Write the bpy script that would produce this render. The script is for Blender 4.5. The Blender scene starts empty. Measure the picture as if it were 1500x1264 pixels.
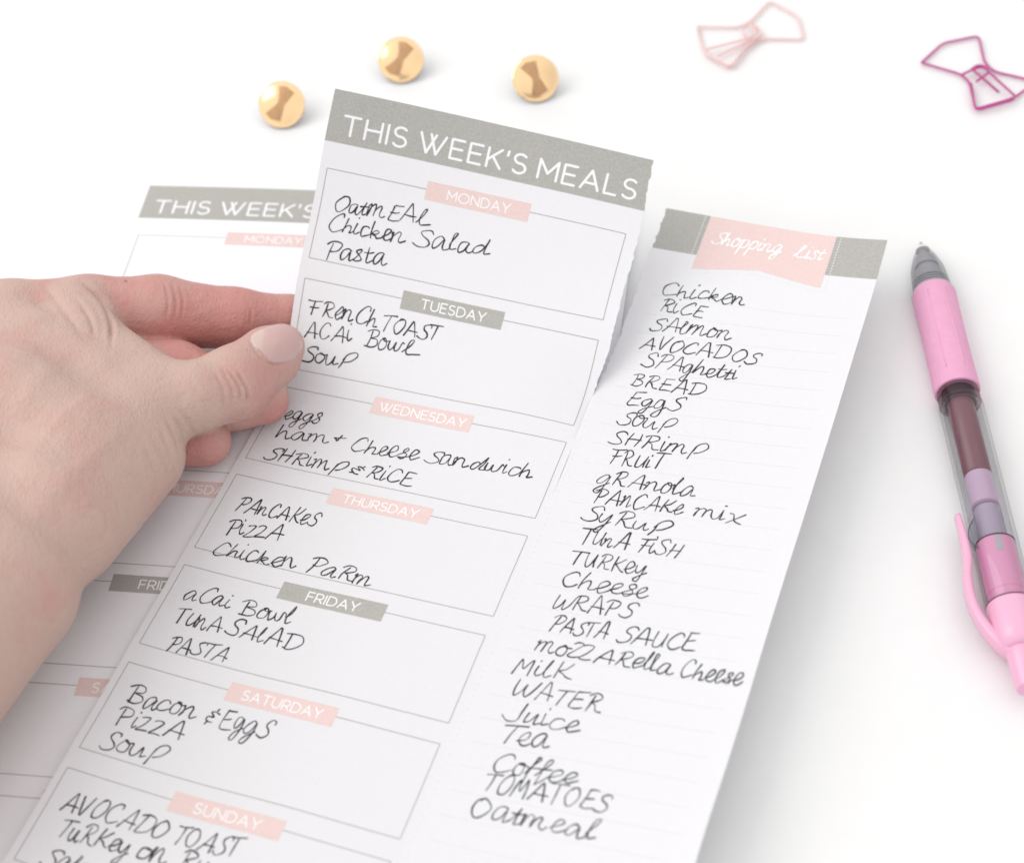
import bpy, bmesh, math, random
import numpy as np
from mathutils import Vector, Matrix
from mathutils.bvhtree import BVHTree

# ------------------------------------------------------------------ measured data (millimetres)
CAM_POS=[-0.0,-337.4186,397.5382]
CAM_R=[0.99423,-0.081785,-0.069417]
CAM_U=[0.107273,0.758002,0.64337]
CAM_F=[0.0,0.647104,-0.762402]
CAM_LENS=65.2918
XM=[0.0,18.0,36.0,54.0,72.0,90.0]
XL=[90.0,107.1,124.2,141.3,158.4]
XP=[0.0,39.6,79.2,118.8,158.4]
YS=[0.0,17.8571,35.7143,53.5714,71.4286,89.2857,107.1429,125.0,142.8571,160.7143,178.5714,196.4286,214.2857,232.1429,250.0]
GM=[[[-39.5,81.66,61.59],[-44.99,70.13,49.52],[-50.22,59.26,36.95],[-55.97,48.15,24.53],[-60.85,36.77,11.65],[-66.34,22.53,3.44],[-73.59,6.26,2.6],[-80.94,-10.0,2.6],[-88.32,-26.18,2.85],[-95.69,-42.43,2.97],[-102.96,-58.68,3.56],[-110.32,-75.01,3.64],[-117.59,-91.28,4.44],[-124.8,-107.58,5.06],[-131.95,-123.85,6.33]],[[-21.95,79.09,56.33],[-27.41,67.28,44.47],[-32.95,55.55,32.63],[-38.56,43.31,21.41],[-43.97,30.36,10.82],[-50.03,15.26,4.16],[-57.18,-1.0,2.87],[-64.48,-17.28,2.85],[-71.89,-33.53,2.93],[-79.24,-49.78,2.93],[-86.56,-66.04,3.24],[-93.85,-82.34,3.21],[-101.11,-98.61,3.62],[-108.34,-114.89,4.18],[-115.57,-131.18,4.85]],[[-4.4,75.82,51.45],[-10.0,63.62,39.97],[-15.61,51.12,28.89],[-21.33,37.85,18.86],[-27.19,23.65,10.15],[-33.64,8.05,4.84],[-40.74,-8.19,3.54],[-48.03,-24.49,3.36],[-55.47,-40.79,3.35],[-62.79,-57.08,3.23],[-70.1,-73.34,3.41],[-77.35,-89.63,3.24],[-84.6,-105.92,3.36],[-91.88,-122.21,3.73],[-99.17,-138.52,4.07]],[[13.11,71.54,47.32],[7.34,59.02,36.27],[1.6,45.83,26.01],[-4.3,31.78,17.03],[-10.49,16.82,9.74],[-17.11,0.93,5.23],[-24.28,-15.37,4.13],[-31.62,-31.69,4.14],[-39.03,-48.0,4.13],[-46.36,-64.31,4.13],[-53.69,-80.58,4.34],[-60.92,-96.88,4.12],[-68.21,-113.15,4.32],[-75.48,-129.5,4.07],[-82.73,-145.83,3.75]],[[30.61,66.56,43.72],[24.68,53.74,33.2],[18.68,39.94,23.89],[12.57,25.28,15.9],[6.17,9.87,9.74],[-0.62,-6.19,5.9],[-7.83,-22.56,4.78],[-15.19,-38.9,4.75],[-22.59,-55.22,4.81],[-29.92,-71.55,4.74],[-37.21,-87.85,4.76],[-44.48,-104.17,4.44],[-51.79,-120.46,4.52],[-59.05,-136.79,4.13],[-66.29,-153.12,3.62]],[[48.05,61.66,39.93],[42.02,48.18,30.13],[35.55,33.81,22.06],[29.41,18.66,14.98],[23.19,2.94,7.72],[15.86,-13.3,6.22],[8.55,-29.75,5.86],[1.19,-46.14,5.68],[-6.18,-62.46,5.62],[-13.5,-78.8,5.39],[-20.77,-95.13,5.17],[-28.11,-111.48,4.84],[-35.39,-127.78,4.7],[-42.64,-144.1,4.23],[-49.86,-160.42,3.59]]]
GL=[[[53.24,68.67,13.89],[45.75,52.41,11.26],[38.26,36.0,8.39],[30.92,19.51,6.53],[23.19,2.94,7.72],[15.86,-13.3,6.22],[8.55,-29.75,5.86],[1.19,-46.14,5.68],[-6.18,-62.46,5.62],[-13.5,-78.8,5.39],[-20.77,-95.13,5.17],[-28.11,-111.48,4.84],[-35.39,-127.78,4.7],[-42.64,-144.1,4.23],[-49.86,-160.42,3.59]],[[68.32,61.52,14.36],[60.78,45.2,12.36],[53.34,28.85,10.55],[46.01,12.47,9.33],[38.66,-3.95,8.58],[31.24,-20.34,8.25],[23.89,-36.67,8.02],[16.57,-53.04,7.81],[9.24,-69.41,7.52],[1.92,-85.73,7.38],[-5.4,-102.03,7.36],[-12.71,-118.34,7.2],[-19.95,-134.67,6.73],[-27.15,-151.02,5.85],[-34.3,-167.36,4.76]],[[83.39,54.48,14.86],[75.9,38.09,13.41],[68.51,21.72,12.4],[61.19,5.36,11.64],[53.88,-10.97,11.12],[46.57,-27.3,10.73],[39.24,-43.62,10.5],[31.91,-59.96,10.32],[24.61,-76.31,10.04],[17.3,-92.63,9.93],[9.96,-108.91,10.02],[2.65,-125.2,9.94],[-4.57,-141.56,9.2],[-11.69,-157.92,7.94],[-18.75,-174.27,6.45]],[[98.36,47.46,15.89],[91.01,31.02,14.81],[83.71,14.68,14.54],[76.45,-1.64,14.24],[69.17,-17.94,13.92],[61.88,-34.25,13.58],[54.55,-50.56,13.35],[47.2,-66.86,13.21],[39.91,-83.21,12.98],[32.63,-99.54,12.85],[25.29,-115.78,13.02],[17.93,-132.04,12.95],[10.75,-148.43,11.95],[3.75,-164.81,10.3],[-3.21,-181.14,8.37]],[[113.13,40.66,18.61],[106.1,24.15,17.29],[98.94,7.82,17.31],[91.72,-8.52,17.21],[84.47,-24.85,16.98],[77.15,-41.16,16.73],[69.81,-57.46,16.56],[62.43,-73.73,16.47],[55.15,-90.06,16.24],[47.95,-106.42,16.05],[40.61,-122.71,16.17],[33.12,-138.94,16.07],[26.04,-155.28,14.87],[19.21,-171.66,12.79],[12.33,-187.99,10.45]]]
GP=[[[-107.13,117.92,1.6],[-110.86,100.53,1.6],[-114.46,83.25,1.6],[-118.37,65.9,1.6],[-122.3,48.46,1.6],[-126.24,30.95,1.6],[-130.18,13.39,1.6],[-134.09,-4.23,1.6],[-137.99,-21.93,1.6],[-141.87,-39.52,1.6],[-145.72,-57.16,1.6],[-149.45,-74.64,1.6],[-153.1,-92.01,1.6],[-156.77,-109.45,1.6],[-160.46,-126.9,1.6]],[[-68.27,110.23,1.6],[-71.95,92.74,1.6],[-75.78,75.11,1.6],[-79.71,57.5,1.6],[-83.66,39.96,1.6],[-87.6,22.44,1.6],[-91.53,4.91,1.6],[-95.43,-12.61,1.6],[-99.31,-30.2,1.6],[-103.12,-47.75,1.6],[-106.97,-65.11,1.6],[-110.65,-82.6,1.6],[-114.29,-99.97,1.6],[-118.02,-117.53,1.6],[-121.72,-135.03,1.6]],[[-29.4,101.69,1.6],[-33.29,84.23,1.6],[-37.2,66.62,1.6],[-41.11,49.04,1.6],[-45.03,31.48,1.6],[-48.95,13.97,1.6],[-52.85,-3.52,1.6],[-56.73,-20.98,1.6],[-60.56,-38.38,1.6],[-64.37,-55.87,1.6],[-68.14,-73.34,1.6],[-71.88,-90.79,1.6],[-75.6,-108.3,1.6],[-79.31,-125.77,1.6],[-83.03,-143.25,1.6]],[[9.27,92.75,1.6],[5.33,75.35,1.6],[1.42,57.93,1.6],[-2.49,40.45,1.6],[-6.4,22.95,1.6],[-10.3,5.47,1.6],[-14.18,-11.99,1.6],[-18.03,-29.43,1.6],[-21.87,-46.88,1.6],[-25.66,-64.3,1.6],[-29.42,-81.72,1.6],[-33.16,-99.16,1.6],[-36.88,-116.6,1.6],[-40.6,-134.06,1.6],[-44.33,-151.53,1.6]],[[47.96,84.01,1.6],[44.0,66.62,1.6],[40.12,49.2,1.6],[36.14,31.79,1.6],[32.24,14.35,1.6],[28.36,-3.08,1.6],[24.5,-20.49,1.6],[20.66,-37.9,1.6],[16.84,-55.29,1.6],[13.06,-72.68,1.6],[9.3,-90.08,1.6],[5.56,-107.49,1.6],[1.84,-124.92,1.6],[-1.89,-142.37,1.6],[-5.62,-159.82,1.6]]]
HEAD_H,BOX0,PITCH,TAG_H,TAG_UP=15.019,22.783,32.598,5.464,2.473
BOX_X,BOX_W,TAG_A,TAG_B,SHEET_W=2.112,85.849,0.3293,0.6766,158.40
ROW0,ROW_PITCH=30.472,6.896
MEAL_WORDS=[('OatmEAL',5.77,34.39,33.06,33.2,0),('Chicken',5.6,40.67,27.45,39.46,0),('Salad',30.38,39.41,51.12,37.69,0),('Pasta',6.55,48.49,23.52,46.89,0),('FRenCh',4.81,65.33,24.95,65.25,1),('TOAST',26.15,66.03,43.47,65.17,1),('ACAi',4.64,72.07,18.53,71.0,1),('BowL',22.53,71.53,38.37,70.94,1),('SouP',5.15,79.19,21.24,77.83,1),('eggs',6.25,98.23,17.37,97.95,2),('ham',7.08,105.28,22.59,103.75,2),('+',23.58,102.61,26.92,102.32,2),('Cheese',29.72,104.92,49.41,103.33,2),('Sandwich',51.63,103.2,82.49,101.78,2),('SHRimP',7.05,113.29,31.29,112.53,2),('&',32.13,110.58,35.58,112.47,2),('RiCE',37.72,112.19,51.17,112.28,2),('PAnCAKeS',7.03,132.4,30.73,131.65,3),('PizzA',8.11,140.49,23.56,138.49,3),('Chicken',7.6,147.94,31.2,146.44,3),('PaRm',34.25,145.91,53.07,146.57,3),('aCai',6.23,163.43,19.66,162.79,4),('Bowl',22.77,163.9,37.25,162.73,4),('TUnA',7.6,171.46,20.63,170.27,4),('SAlAD',22.06,170.32,43.17,170.26,4),('PASTA',9.67,179.32,25.92,178.38,4),('Bacon',6.35,196.85,25.53,196.29,5),('&',27.93,195.77,30.52,196.44,5),('EggS',32.43,196.5,45.58,195.95,5),('PizzA',7.03,203.6,25.0,202.62,5),('SouP',7.07,211.03,23.87,209.49,5),('AVOCADO',5.84,229.29,33.4,228.69,6),('TOAST',35.47,229.18,52.37,228.12,6),('TuRKey',8.14,236.16,26.83,235.38,6),('on',28.54,235.2,36.66,234.83,6),('Rye',39.87,234.75,49.87,234.65,6),('Salad',8.34,243.85,24.68,243.4,6)]
LIST_WORDS=[('Chicken',97.62,30.95,123.18,30.68,0),('RiCE',99.1,36.69,112.43,37.33,1),('SAlmon',98.35,43.83,122.35,44.11,2),('AVOCADOS',97.55,50.71,132.46,51.59,3),('SPAghetti',99.96,57.33,128.2,58.31,4),('BREAD',98.69,64.93,120.69,65.08,5),('EggS',99.82,71.92,115.63,71.56,6),('SouP',99.83,78.89,116.34,78.55,7),('SHRimP',99.41,85.8,127.22,85.99,8),('FRUiT',101.52,92.86,116.93,92.24,9),('gRAnola',100.15,100.18,127.98,99.92,10),('PAnCAKe',101.57,106.24,126.29,106.35,11),('mix',129.55,106.16,143.01,106.71,11),('SyRuP',100.28,112.67,124.72,113.06,12),('TUnA',102.21,120.08,115.55,119.95,13),('FiSH',117.99,119.85,129.65,120.12,13),('TURKey',101.74,127.03,122.71,127.07,14),('Cheese',101.62,134.04,124.84,134.03,15),('WRAPS',101.82,141.07,123.05,140.4,16),('PASTA',103.26,148.09,118.73,147.9,17),('SAUCE',121.51,148.04,141.99,147.52,17),('mozzARella',101.83,154.57,138.16,154.79,18),('Cheese',140.14,155.07,155.76,155.03,18),('MilK',98.29,162.12,113.67,161.27,19),('WATER',100.34,168.63,124.11,168.66,20),('Juice',100.83,175.36,120.39,175.44,21),('Tea',101.92,182.14,114.31,181.46,22),('Coffee',102.79,189.71,124.35,189.48,23),('TOMATOES',102.52,195.61,134.09,195.02,24),('Oatmeal',101.53,202.44,133.39,202.55,25)]
HAND=[('palm',6,[-137.18,34.67,28.0,13.0],[-141.28,-42.46,34.0,18.0]),('palm',6,[-143.15,30.17,19.0,12.0],[-148.58,-42.73,27.0,18.0]),('palm',6,[-146.21,24.23,13.0,11.0],[-152.13,-45.82,20.0,17.0]),('palm',6,[-147.29,19.67,11.0,9.3],[-154.33,-49.86,17.0,14.0]),('palm',8,[-141.9,-52.93,28.0,24.0],[-170.95,-116.98,32.0,29.0]),('palm',8,[-130.13,-58.44,30.0,19.3],[-163.48,-100.31,34.0,24.0]),('palm',6,[-99.2,-1.23,26.0,10.5],[-120.0,-33.91,32.0,16.5]),('palm',6,[-100.07,-13.17,22.0,12.6],[-116.8,-38.57,28.0,16.0]),('palm',6,[-126.77,20.27,30.0,12.5],[-109.32,5.63,28.0,12.0]),('palm',6,[-131.48,-1.72,33.0,17.0],[-116.34,-15.29,31.0,15.5]),('palm',5,[-114.45,26.81,28.0,8.5],[-95.88,7.72,26.0,9.0]),('palm',4,[-118.9,35.68,28.0,10.3],[-115.2,24.67,29.0,9.3]),('index',4,[-137.18,34.67,28.0,12.5],[-116.31,40.23,24.0,10.8]),('index',3,[-116.31,40.23,24.0,10.6],[-97.41,42.29,19.5,10.4]),('index',3,[-97.41,42.29,19.5,10.4],[-76.31,42.92,13.0,8.6]),('index',3,[-76.31,42.92,13.0,8.6],[-61.03,45.22,8.8,6.4]),('index',2,[-61.03,45.22,8.8,6.4],[-55.16,44.47,7.8,5.6]),('thumb',5,[-99.2,-1.23,26.0,10.4],[-84.71,3.0,25.0,9.3]),('thumb',3,[-84.71,3.0,25.0,9.3],[-74.63,8.77,22.5,9.9]),('thumb',3,[-74.63,8.77,22.5,9.9],[-65.35,21.08,18.5,8.7]),('thumb',2,[-65.35,21.08,18.5,8.4],[-62.12,25.95,17.0,6.5]),('middle',4,[-143.15,30.17,19.0,11.0],[-92.82,22.32,13.5,9.6]),('middle',3,[-92.82,22.32,13.5,9.6],[-77.02,12.83,12.0,8.6]),('middle',3,[-77.02,12.83,12.0,8.6],[-68.23,12.38,10.5,7.0]),('ring',4,[-146.21,24.23,13.0,10.5],[-107.56,3.89,11.0,9.0]),('ring',3,[-107.56,3.89,11.0,9.0],[-84.51,0.4,9.5,7.0]),('pinky',4,[-147.29,19.67,11.0,9.0],[-120.94,-0.5,9.6,7.6]),('pinky',3,[-120.94,-0.5,9.6,7.6],[-103.86,-2.07,9.2,6.8])]
CREASES=[([[-70.17,22.97,24.0],[-67.83,17.93,24.0],[-65.54,14.5,24.0],[-62.69,12.81,24.0],[-57.96,13.14,24.0]],0.3,0.45),([[-69.61,25.52,24.0],[-66.55,27.58,24.0],[-62.89,28.76,24.0]],0.22,0.45),([[-123.64,-47.26,40.0],[-111.14,-31.46,40.0],[-97.16,-15.54,40.0]],-0.5,5.0),([[-131.67,-17.18,40.0],[-123.41,0.67,40.0],[-115.31,14.39,40.0]],-0.4,4.5),([[-126.79,-31.52,40.0],[-116.06,-12.37,40.0],[-106.0,-1.85,40.0]],-0.2,1.9),([[-94.17,46.09,28.0],[-92.69,38.22,28.0],[-92.96,30.21,28.0]],0.3,0.45),([[-86.98,41.71,28.0],[-86.07,37.22,28.0]],0.12,0.45),([[-80.58,-10.72,30.0],[-77.64,-12.1,30.0]],0.1,0.6),([[-84.2,2.16,32.0],[-80.31,-5.75,32.0],[-78.29,-14.43,32.0]],0.12,0.7),([[-95.58,-20.59,38.0],[-90.65,-32.68,38.0],[-89.37,-38.43,38.0]],0.22,1.0),([[-93.96,-17.32,38.0],[-88.7,-28.89,38.0],[-87.06,-35.42,38.0]],0.22,0.9),([[-115.16,39.83,38.0],[-108.46,30.54,38.0],[-105.67,21.76,38.0],[-104.98,12.96,38.0]],0.95,0.8),([[-115.81,32.7,38.0],[-111.66,24.47,38.0],[-109.67,16.96,38.0]],0.5,0.8),([[-124.76,37.15,40.0],[-117.81,25.54,40.0],[-112.69,16.54,40.0]],0.4,1.0),([[-74.87,6.28,32.0],[-71.25,-1.19,32.0],[-70.63,-7.14,32.0]],0.5,0.55),([[-76.56,7.02,32.0],[-73.46,-0.63,32.0],[-72.81,-7.31,32.0]],0.35,0.55),([[-72.46,5.93,32.0],[-69.22,-2.47,32.0],[-68.98,-7.86,32.0]],0.55,0.55),([[-78.18,5.35,33.0],[-75.44,-2.46,33.0],[-74.76,-9.83,33.0]],0.28,0.55),([[-70.08,37.41,22.0],[-70.4,30.45,22.0]],0.5,0.5),([[-71.25,37.58,22.0],[-71.56,30.09,22.0]],0.25,0.5),([[-87.21,-6.7,32.0],[-84.5,-11.88,32.0],[-83.07,-17.53,32.0]],0.4,0.8),([[-88.99,-7.89,32.0],[-86.25,-13.53,32.0],[-84.61,-19.88,32.0]],0.4,0.8),([[-90.56,-9.58,32.0],[-87.95,-16.6,32.0],[-86.1,-23.39,32.0]],0.35,0.8),([[-92.28,-11.73,32.0],[-89.62,-19.88,32.0],[-87.71,-28.21,32.0]],0.25,0.9),([[-91.78,44.9,28.0],[-90.35,37.86,28.0],[-90.45,29.84,28.0]],0.35,0.5),([[-89.78,43.78,28.0],[-88.4,37.57,28.0],[-88.57,30.89,28.0]],0.28,0.45),([[-106.35,-43.58,40.0],[-102.99,-45.34,40.0],[-101.61,-51.31,40.0],[-103.39,-55.3,40.0]],0.3,0.8),([[-103.64,-40.25,40.0],[-100.05,-42.92,40.0],[-98.38,-48.55,40.0]],0.2,0.7),([[-100.69,-37.8,40.0],[-97.45,-40.44,40.0],[-95.49,-45.07,40.0]],0.15,0.7),([[-98.37,-31.61,38.0],[-95.08,-34.75,38.0],[-93.12,-39.45,38.0]],0.3,1.1)]
NAIL=[[-69.97,22.94,24.0],[-69.42,25.22,24.0],[-66.55,27.04,24.0],[-62.89,28.09,24.0],[-59.81,27.77,24.0],[-57.32,25.54,24.0],[-55.62,22.13,24.0],[-55.36,18.96,24.0],[-56.24,16.23,24.0],[-58.15,13.68,24.0],[-63.07,13.37,24.0],[-65.35,14.99,24.0],[-67.64,17.91,24.0]]
MOLE=[-104.66,45.69,30.0]
PINS=[[-63.74,146.27,6.0],[-23.67,163.04,6.0],[20.07,145.56,6.0]]
CLIP_PALE=[[[77.4,169.03,1.0],[77.27,155.97,1.0],[84.36,145.42,1.0],[91.31,154.8,1.0],[97.9,159.16,1.0],[111.26,156.35,1.0],[111.45,168.99,1.0],[103.66,178.91,1.0],[95.35,168.85,1.0],[90.85,166.44,1.0],[77.4,169.03,1.2]],[[91.95,158.89,2.0],[91.61,163.99,2.0],[94.16,166.59,2.0],[96.02,164.49,2.0],[95.84,161.11,2.0],[93.36,158.9,2.0],[78.14,155.53,2.0],[77.47,153.67,2.0],[84.74,145.07,2.0],[91.21,154.4,2.0],[96.83,159.05,2.0]],[[81.65,151.98,1.6],[94.71,158.93,1.6],[98.25,159.95,1.6],[95.72,167.36,1.6]]]
CLIP_MAG=[[[146.87,138.18,1.0],[155.75,146.69,1.0],[168.19,148.51,1.0],[166.73,134.8,1.0],[168.51,129.69,1.0],[177.08,124.68,1.0],[179.97,122.77,1.0],[177.85,120.43,1.0],[171.38,115.8,1.0],[158.21,112.45,1.0],[159.59,125.5,1.0],[157.95,130.05,1.0],[146.74,137.71,1.2]],[[161.45,124.66,2.0],[166.72,128.51,2.0],[165.86,131.76,2.0],[163.78,132.6,2.0],[161.23,130.87,2.0],[162.01,130.02,2.0],[167.03,118.33,2.0]],[[157.92,128.81,2.0],[162.23,130.94,2.0],[165.38,131.36,2.0],[171.68,115.46,2.0],[170.36,113.83,2.0],[157.79,110.63,2.0],[159.51,123.81,2.0]]]
PEN_TIP=[127.16,53.67,3.2]
PEN_FAR=[118.79,-88.6,6.4]
PEN_ST=[1.48,3.33,20.57,22.35,61.15,64.95,90.62,101.56,114.72,130.46,134.22,146.53,160.35]
PEN_CLIP=[[116.95,-93.46,6.5],[114.42,-91.13,6.5],[112.06,-87.06,6.5],[110.52,-81.88,6.5],[110.12,-76.48,6.5],[110.73,-70.51,6.5],[111.9,-66.07,6.5],[112.51,-62.12,6.5],[112.85,-56.51,6.5],[112.95,-50.79,6.5]]
PEN_TAB=[[116.55,-52.8,6.4],[115.04,-54.83,6.4],[114.1,-57.24,6.4],[114.1,-59.76,6.4],[115.64,-62.28,6.4]]

MM = 0.001
sc = bpy.context.scene
col = sc.collection

# ------------------------------------------------------------------ camera, world, lamps, exposure
cd = bpy.data.cameras.new('camera'); cam = bpy.data.objects.new('camera', cd); col.objects.link(cam)
R_, U_, F_ = Vector(CAM_R), Vector(CAM_U), Vector(CAM_F)
cam.matrix_world = Matrix(((R_.x, U_.x, -F_.x, CAM_POS[0]*MM), (R_.y, U_.y, -F_.y, CAM_POS[1]*MM), (R_.z, U_.z, -F_.z, CAM_POS[2]*MM), (0, 0, 0, 1)))
cd.sensor_width = 36; cd.sensor_fit = 'HORIZONTAL'; cd.lens = CAM_LENS
cd.clip_start = 0.01; cd.clip_end = 50
cd.dof.use_dof = True; cd.dof.focus_distance = 0.506; cd.dof.aperture_fstop = 11.0; cd.dof.aperture_blades = 0
sc.camera = cam

w = bpy.data.worlds.new('World'); sc.world = w; w.use_nodes = True
wn = w.node_tree; bg = wn.nodes['Background']; bg.inputs[1].default_value = 1.0
# white studio surround: brighter towards the window side, dimmer towards the camera side, with soft patches
wt = wn.nodes.new('ShaderNodeTexCoord'); wd = wn.nodes.new('ShaderNodeVectorMath'); wd.operation = 'DOT_PRODUCT'; wd.inputs[1].default_value = (-.48, .02, .86)
wz = wn.nodes.new('ShaderNodeTexNoise'); wz.inputs['Scale'].default_value = 1.7; wz.inputs['Detail'].default_value = 1.0
wa = wn.nodes.new('ShaderNodeMath'); wa.operation = 'MULTIPLY_ADD'; wa.inputs[1].default_value = .9
wr = wn.nodes.new('ShaderNodeMapRange'); wr.inputs['From Min'].default_value = -.25; wr.inputs['From Max'].default_value = 1.45; wr.inputs['To Min'].default_value = .48; wr.inputs['To Max'].default_value = 1.40
wm = wn.nodes.new('ShaderNodeMix'); wm.data_type = 'RGBA'; wm.blend_type = 'MULTIPLY'; wm.inputs[0].default_value = 1.0; wm.inputs[7].default_value = (1.0, .995, .985, 1)
wn.links.new(wt.outputs['Generated'], wd.inputs[0]); wn.links.new(wt.outputs['Generated'], wz.inputs['Vector'])
wn.links.new(wz.outputs['Fac'], wa.inputs[0]); wn.links.new(wd.outputs['Value'], wa.inputs[2]); wn.links.new(wa.outputs[0], wr.inputs['Value'])
wn.links.new(wr.outputs['Result'], wm.inputs[6]); wn.links.new(wm.outputs[2], bg.inputs[0])

def area(name, loc, target, size, power, color=(1, 1, 1)):
    ld = bpy.data.lights.new(name, 'AREA'); ld.shape = 'RECTANGLE'; ld.size, ld.size_y = size; ld.energy = power; ld.color = color
    o = bpy.data.objects.new(name, ld); col.objects.link(o); o.location = loc
    d = Vector(target) - Vector(loc); o.rotation_euler = d.to_track_quat('-Z', 'Y').to_euler()
    return o
area('window_light', (-0.95, 0.25, 1.05), (0, 0, 0), (1.0, 1.0), 7.0, (1, 0.985, 0.965))
sc.view_settings.view_transform = 'Standard'; sc.view_settings.look = 'None'
sc.view_settings.exposure = -0.06; sc.view_settings.gamma = 1.0; sc.view_settings.use_curve_mapping = False
sc.cycles.max_bounces = 10; sc.cycles.transparent_max_bounces = 16
sc.cycles.caustics_reflective = False; sc.cycles.caustics_refractive = False

# ------------------------------------------------------------------ materials
def mat(name, color, rough=0.6, metal=0.0, spec=0.5):
    m = bpy.data.materials.new(name); m.use_nodes = True
    b = m.node_tree.nodes['Principled BSDF']
    b.inputs['Base Color'].default_value = (*color, 1); b.inputs['Roughness'].default_value = rough
    b.inputs['Metallic'].default_value = metal; b.inputs['Specular IOR Level'].default_value = spec
    return m
def nd(m, t, **kw):
    n = m.node_tree.nodes.new(t)
    for k, v in kw.items(): setattr(n, k, v)
    return n
def grain(m, color, amount, scale, detail=2, bump=0.0, bscale=None):
    """printed / fibre speckle: colour varies around its own value by a fine noise"""
    nt = m.node_tree; b = nt.nodes['Principled BSDF']
    tc = nd(m, 'ShaderNodeTexCoord'); nz = nd(m, 'ShaderNodeTexNoise'); nz.inputs['Scale'].default_value = scale; nz.inputs['Detail'].default_value = detail
    nz.inputs['Roughness'].default_value = 0.7
    rp = nd(m, 'ShaderNodeValToRGB'); rp.color_ramp.elements[0].position = 0.3; rp.color_ramp.elements[1].position = 0.7
    rp.color_ramp.elements[0].color = (*[c*(1-amount) for c in color], 1); rp.color_ramp.elements[1].color = (*[min(1, c*(1+amount)) for c in color], 1)
    nt.links.new(tc.outputs['Object'], nz.inputs['Vector']); nt.links.new(nz.outputs['Fac'], rp.inputs['Fac']); nt.links.new(rp.outputs['Color'], b.inputs['Base Color'])
    if bump:
        n2 = nd(m, 'ShaderNodeTexNoise'); n2.inputs['Scale'].default_value = bscale or scale; n2.inputs['Detail'].default_value = 4
        bp = nd(m, 'ShaderNodeBump'); bp.inputs['Strength'].default_value = bump; bp.inputs['Distance'].default_value = 0.0002
        nt.links.new(tc.outputs['Object'], n2.inputs['Vector']); nt.links.new(n2.outputs['Fac'], bp.inputs['Height']); nt.links.new(bp.outputs['Normal'], b.inputs['Normal'])
    return m
PAPER = grain(mat('paper', (0.82, 0.815, 0.85), 0.75, spec=0.25), (0.82, 0.815, 0.85), 0.012, 900, bump=0.12, bscale=700)
GREY = grain(mat('grey_print', (0.40, 0.395, 0.37), 0.7, spec=0.25), (0.405, 0.397, 0.372), 0.13, 1800, 3)
PINK = grain(mat('pink_print', (0.80, 0.55, 0.53), 0.7, spec=0.25), (0.735, 0.565, 0.545), 0.05, 1500, 3)
WHITE = mat('white_lettering', (0.83, 0.825, 0.84), 0.75, spec=0.25)
LINE = mat('grey_line', (0.40, 0.385, 0.365), 0.8, spec=0.2)
RULE = mat('faint_rule', (0.735, 0.735, 0.765), 0.8, spec=0.2)
DOT = mat('perforation_mark', (0.70, 0.70, 0.73), 0.8, spec=0.2)
INK = grain(mat('pen_ink', (0.02, 0.016, 0.028), 0.5), (0.013, 0.009, 0.018), 0.5, 1200)
TABLE = grain(mat('white_table', (0.80, 0.80, 0.803), 0.42, spec=0.3), (0.80, 0.80, 0.803), 0.010, 60)

LEAF = grain(mat('thin_paper', (0.87, 0.865, 0.89), 0.75, spec=0.25), (0.87, 0.865, 0.89), 0.012, 900, bump=0.12, bscale=700)
_nt = LEAF.node_tree; _tl = _nt.nodes.new('ShaderNodeBsdfTranslucent'); _tl.inputs[0].default_value = (.88, .87, .89, 1); _mx = _nt.nodes.new('ShaderNodeMixShader'); _mx.inputs[0].default_value = .24
_nt.links.new(_nt.nodes['Principled BSDF'].outputs[0], _mx.inputs[1]); _nt.links.new(_tl.outputs[0], _mx.inputs[2]); _nt.links.new(_mx.outputs[0], _nt.nodes['Material Output'].inputs[0])
# ------------------------------------------------------------------ object helpers
def mesh_obj(name, verts, faces, m, parent=None, smooth=False):
    me = bpy.data.meshes.new(name); me.from_pydata([tuple(v) for v in verts], [], faces); me.update()
    if smooth: me.shade_smooth()
    o = bpy.data.objects.new(name, me); col.objects.link(o); me.materials.append(m)
    if parent: o.parent = parent
    return o
def thing(name, label, cat, group=None, loc=(0, 0, 0)):
    o = bpy.data.objects.new(name, None); col.objects.link(o); o.location = loc; o.empty_display_size = 0.01
    o['label'] = label; o['category'] = cat
    if group: o['group'] = group
    return o

# ------------------------------------------------------------------ setting
S = 3.0
tb = mesh_obj('tabletop', [(-S, -S, 0), (S, -S, 0), (S, S, 0), (-S, S, 0), (-S, -S, -.03), (S, -S, -.03), (S, S, -.03), (-S, S, -.03)],
              [(0, 1, 2, 3), (7, 6, 5, 4), (0, 4, 5, 1), (1, 5, 6, 2), (2, 6, 7, 3), (3, 7, 4, 0)], TABLE)
tb['kind'] = 'structure'

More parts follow.
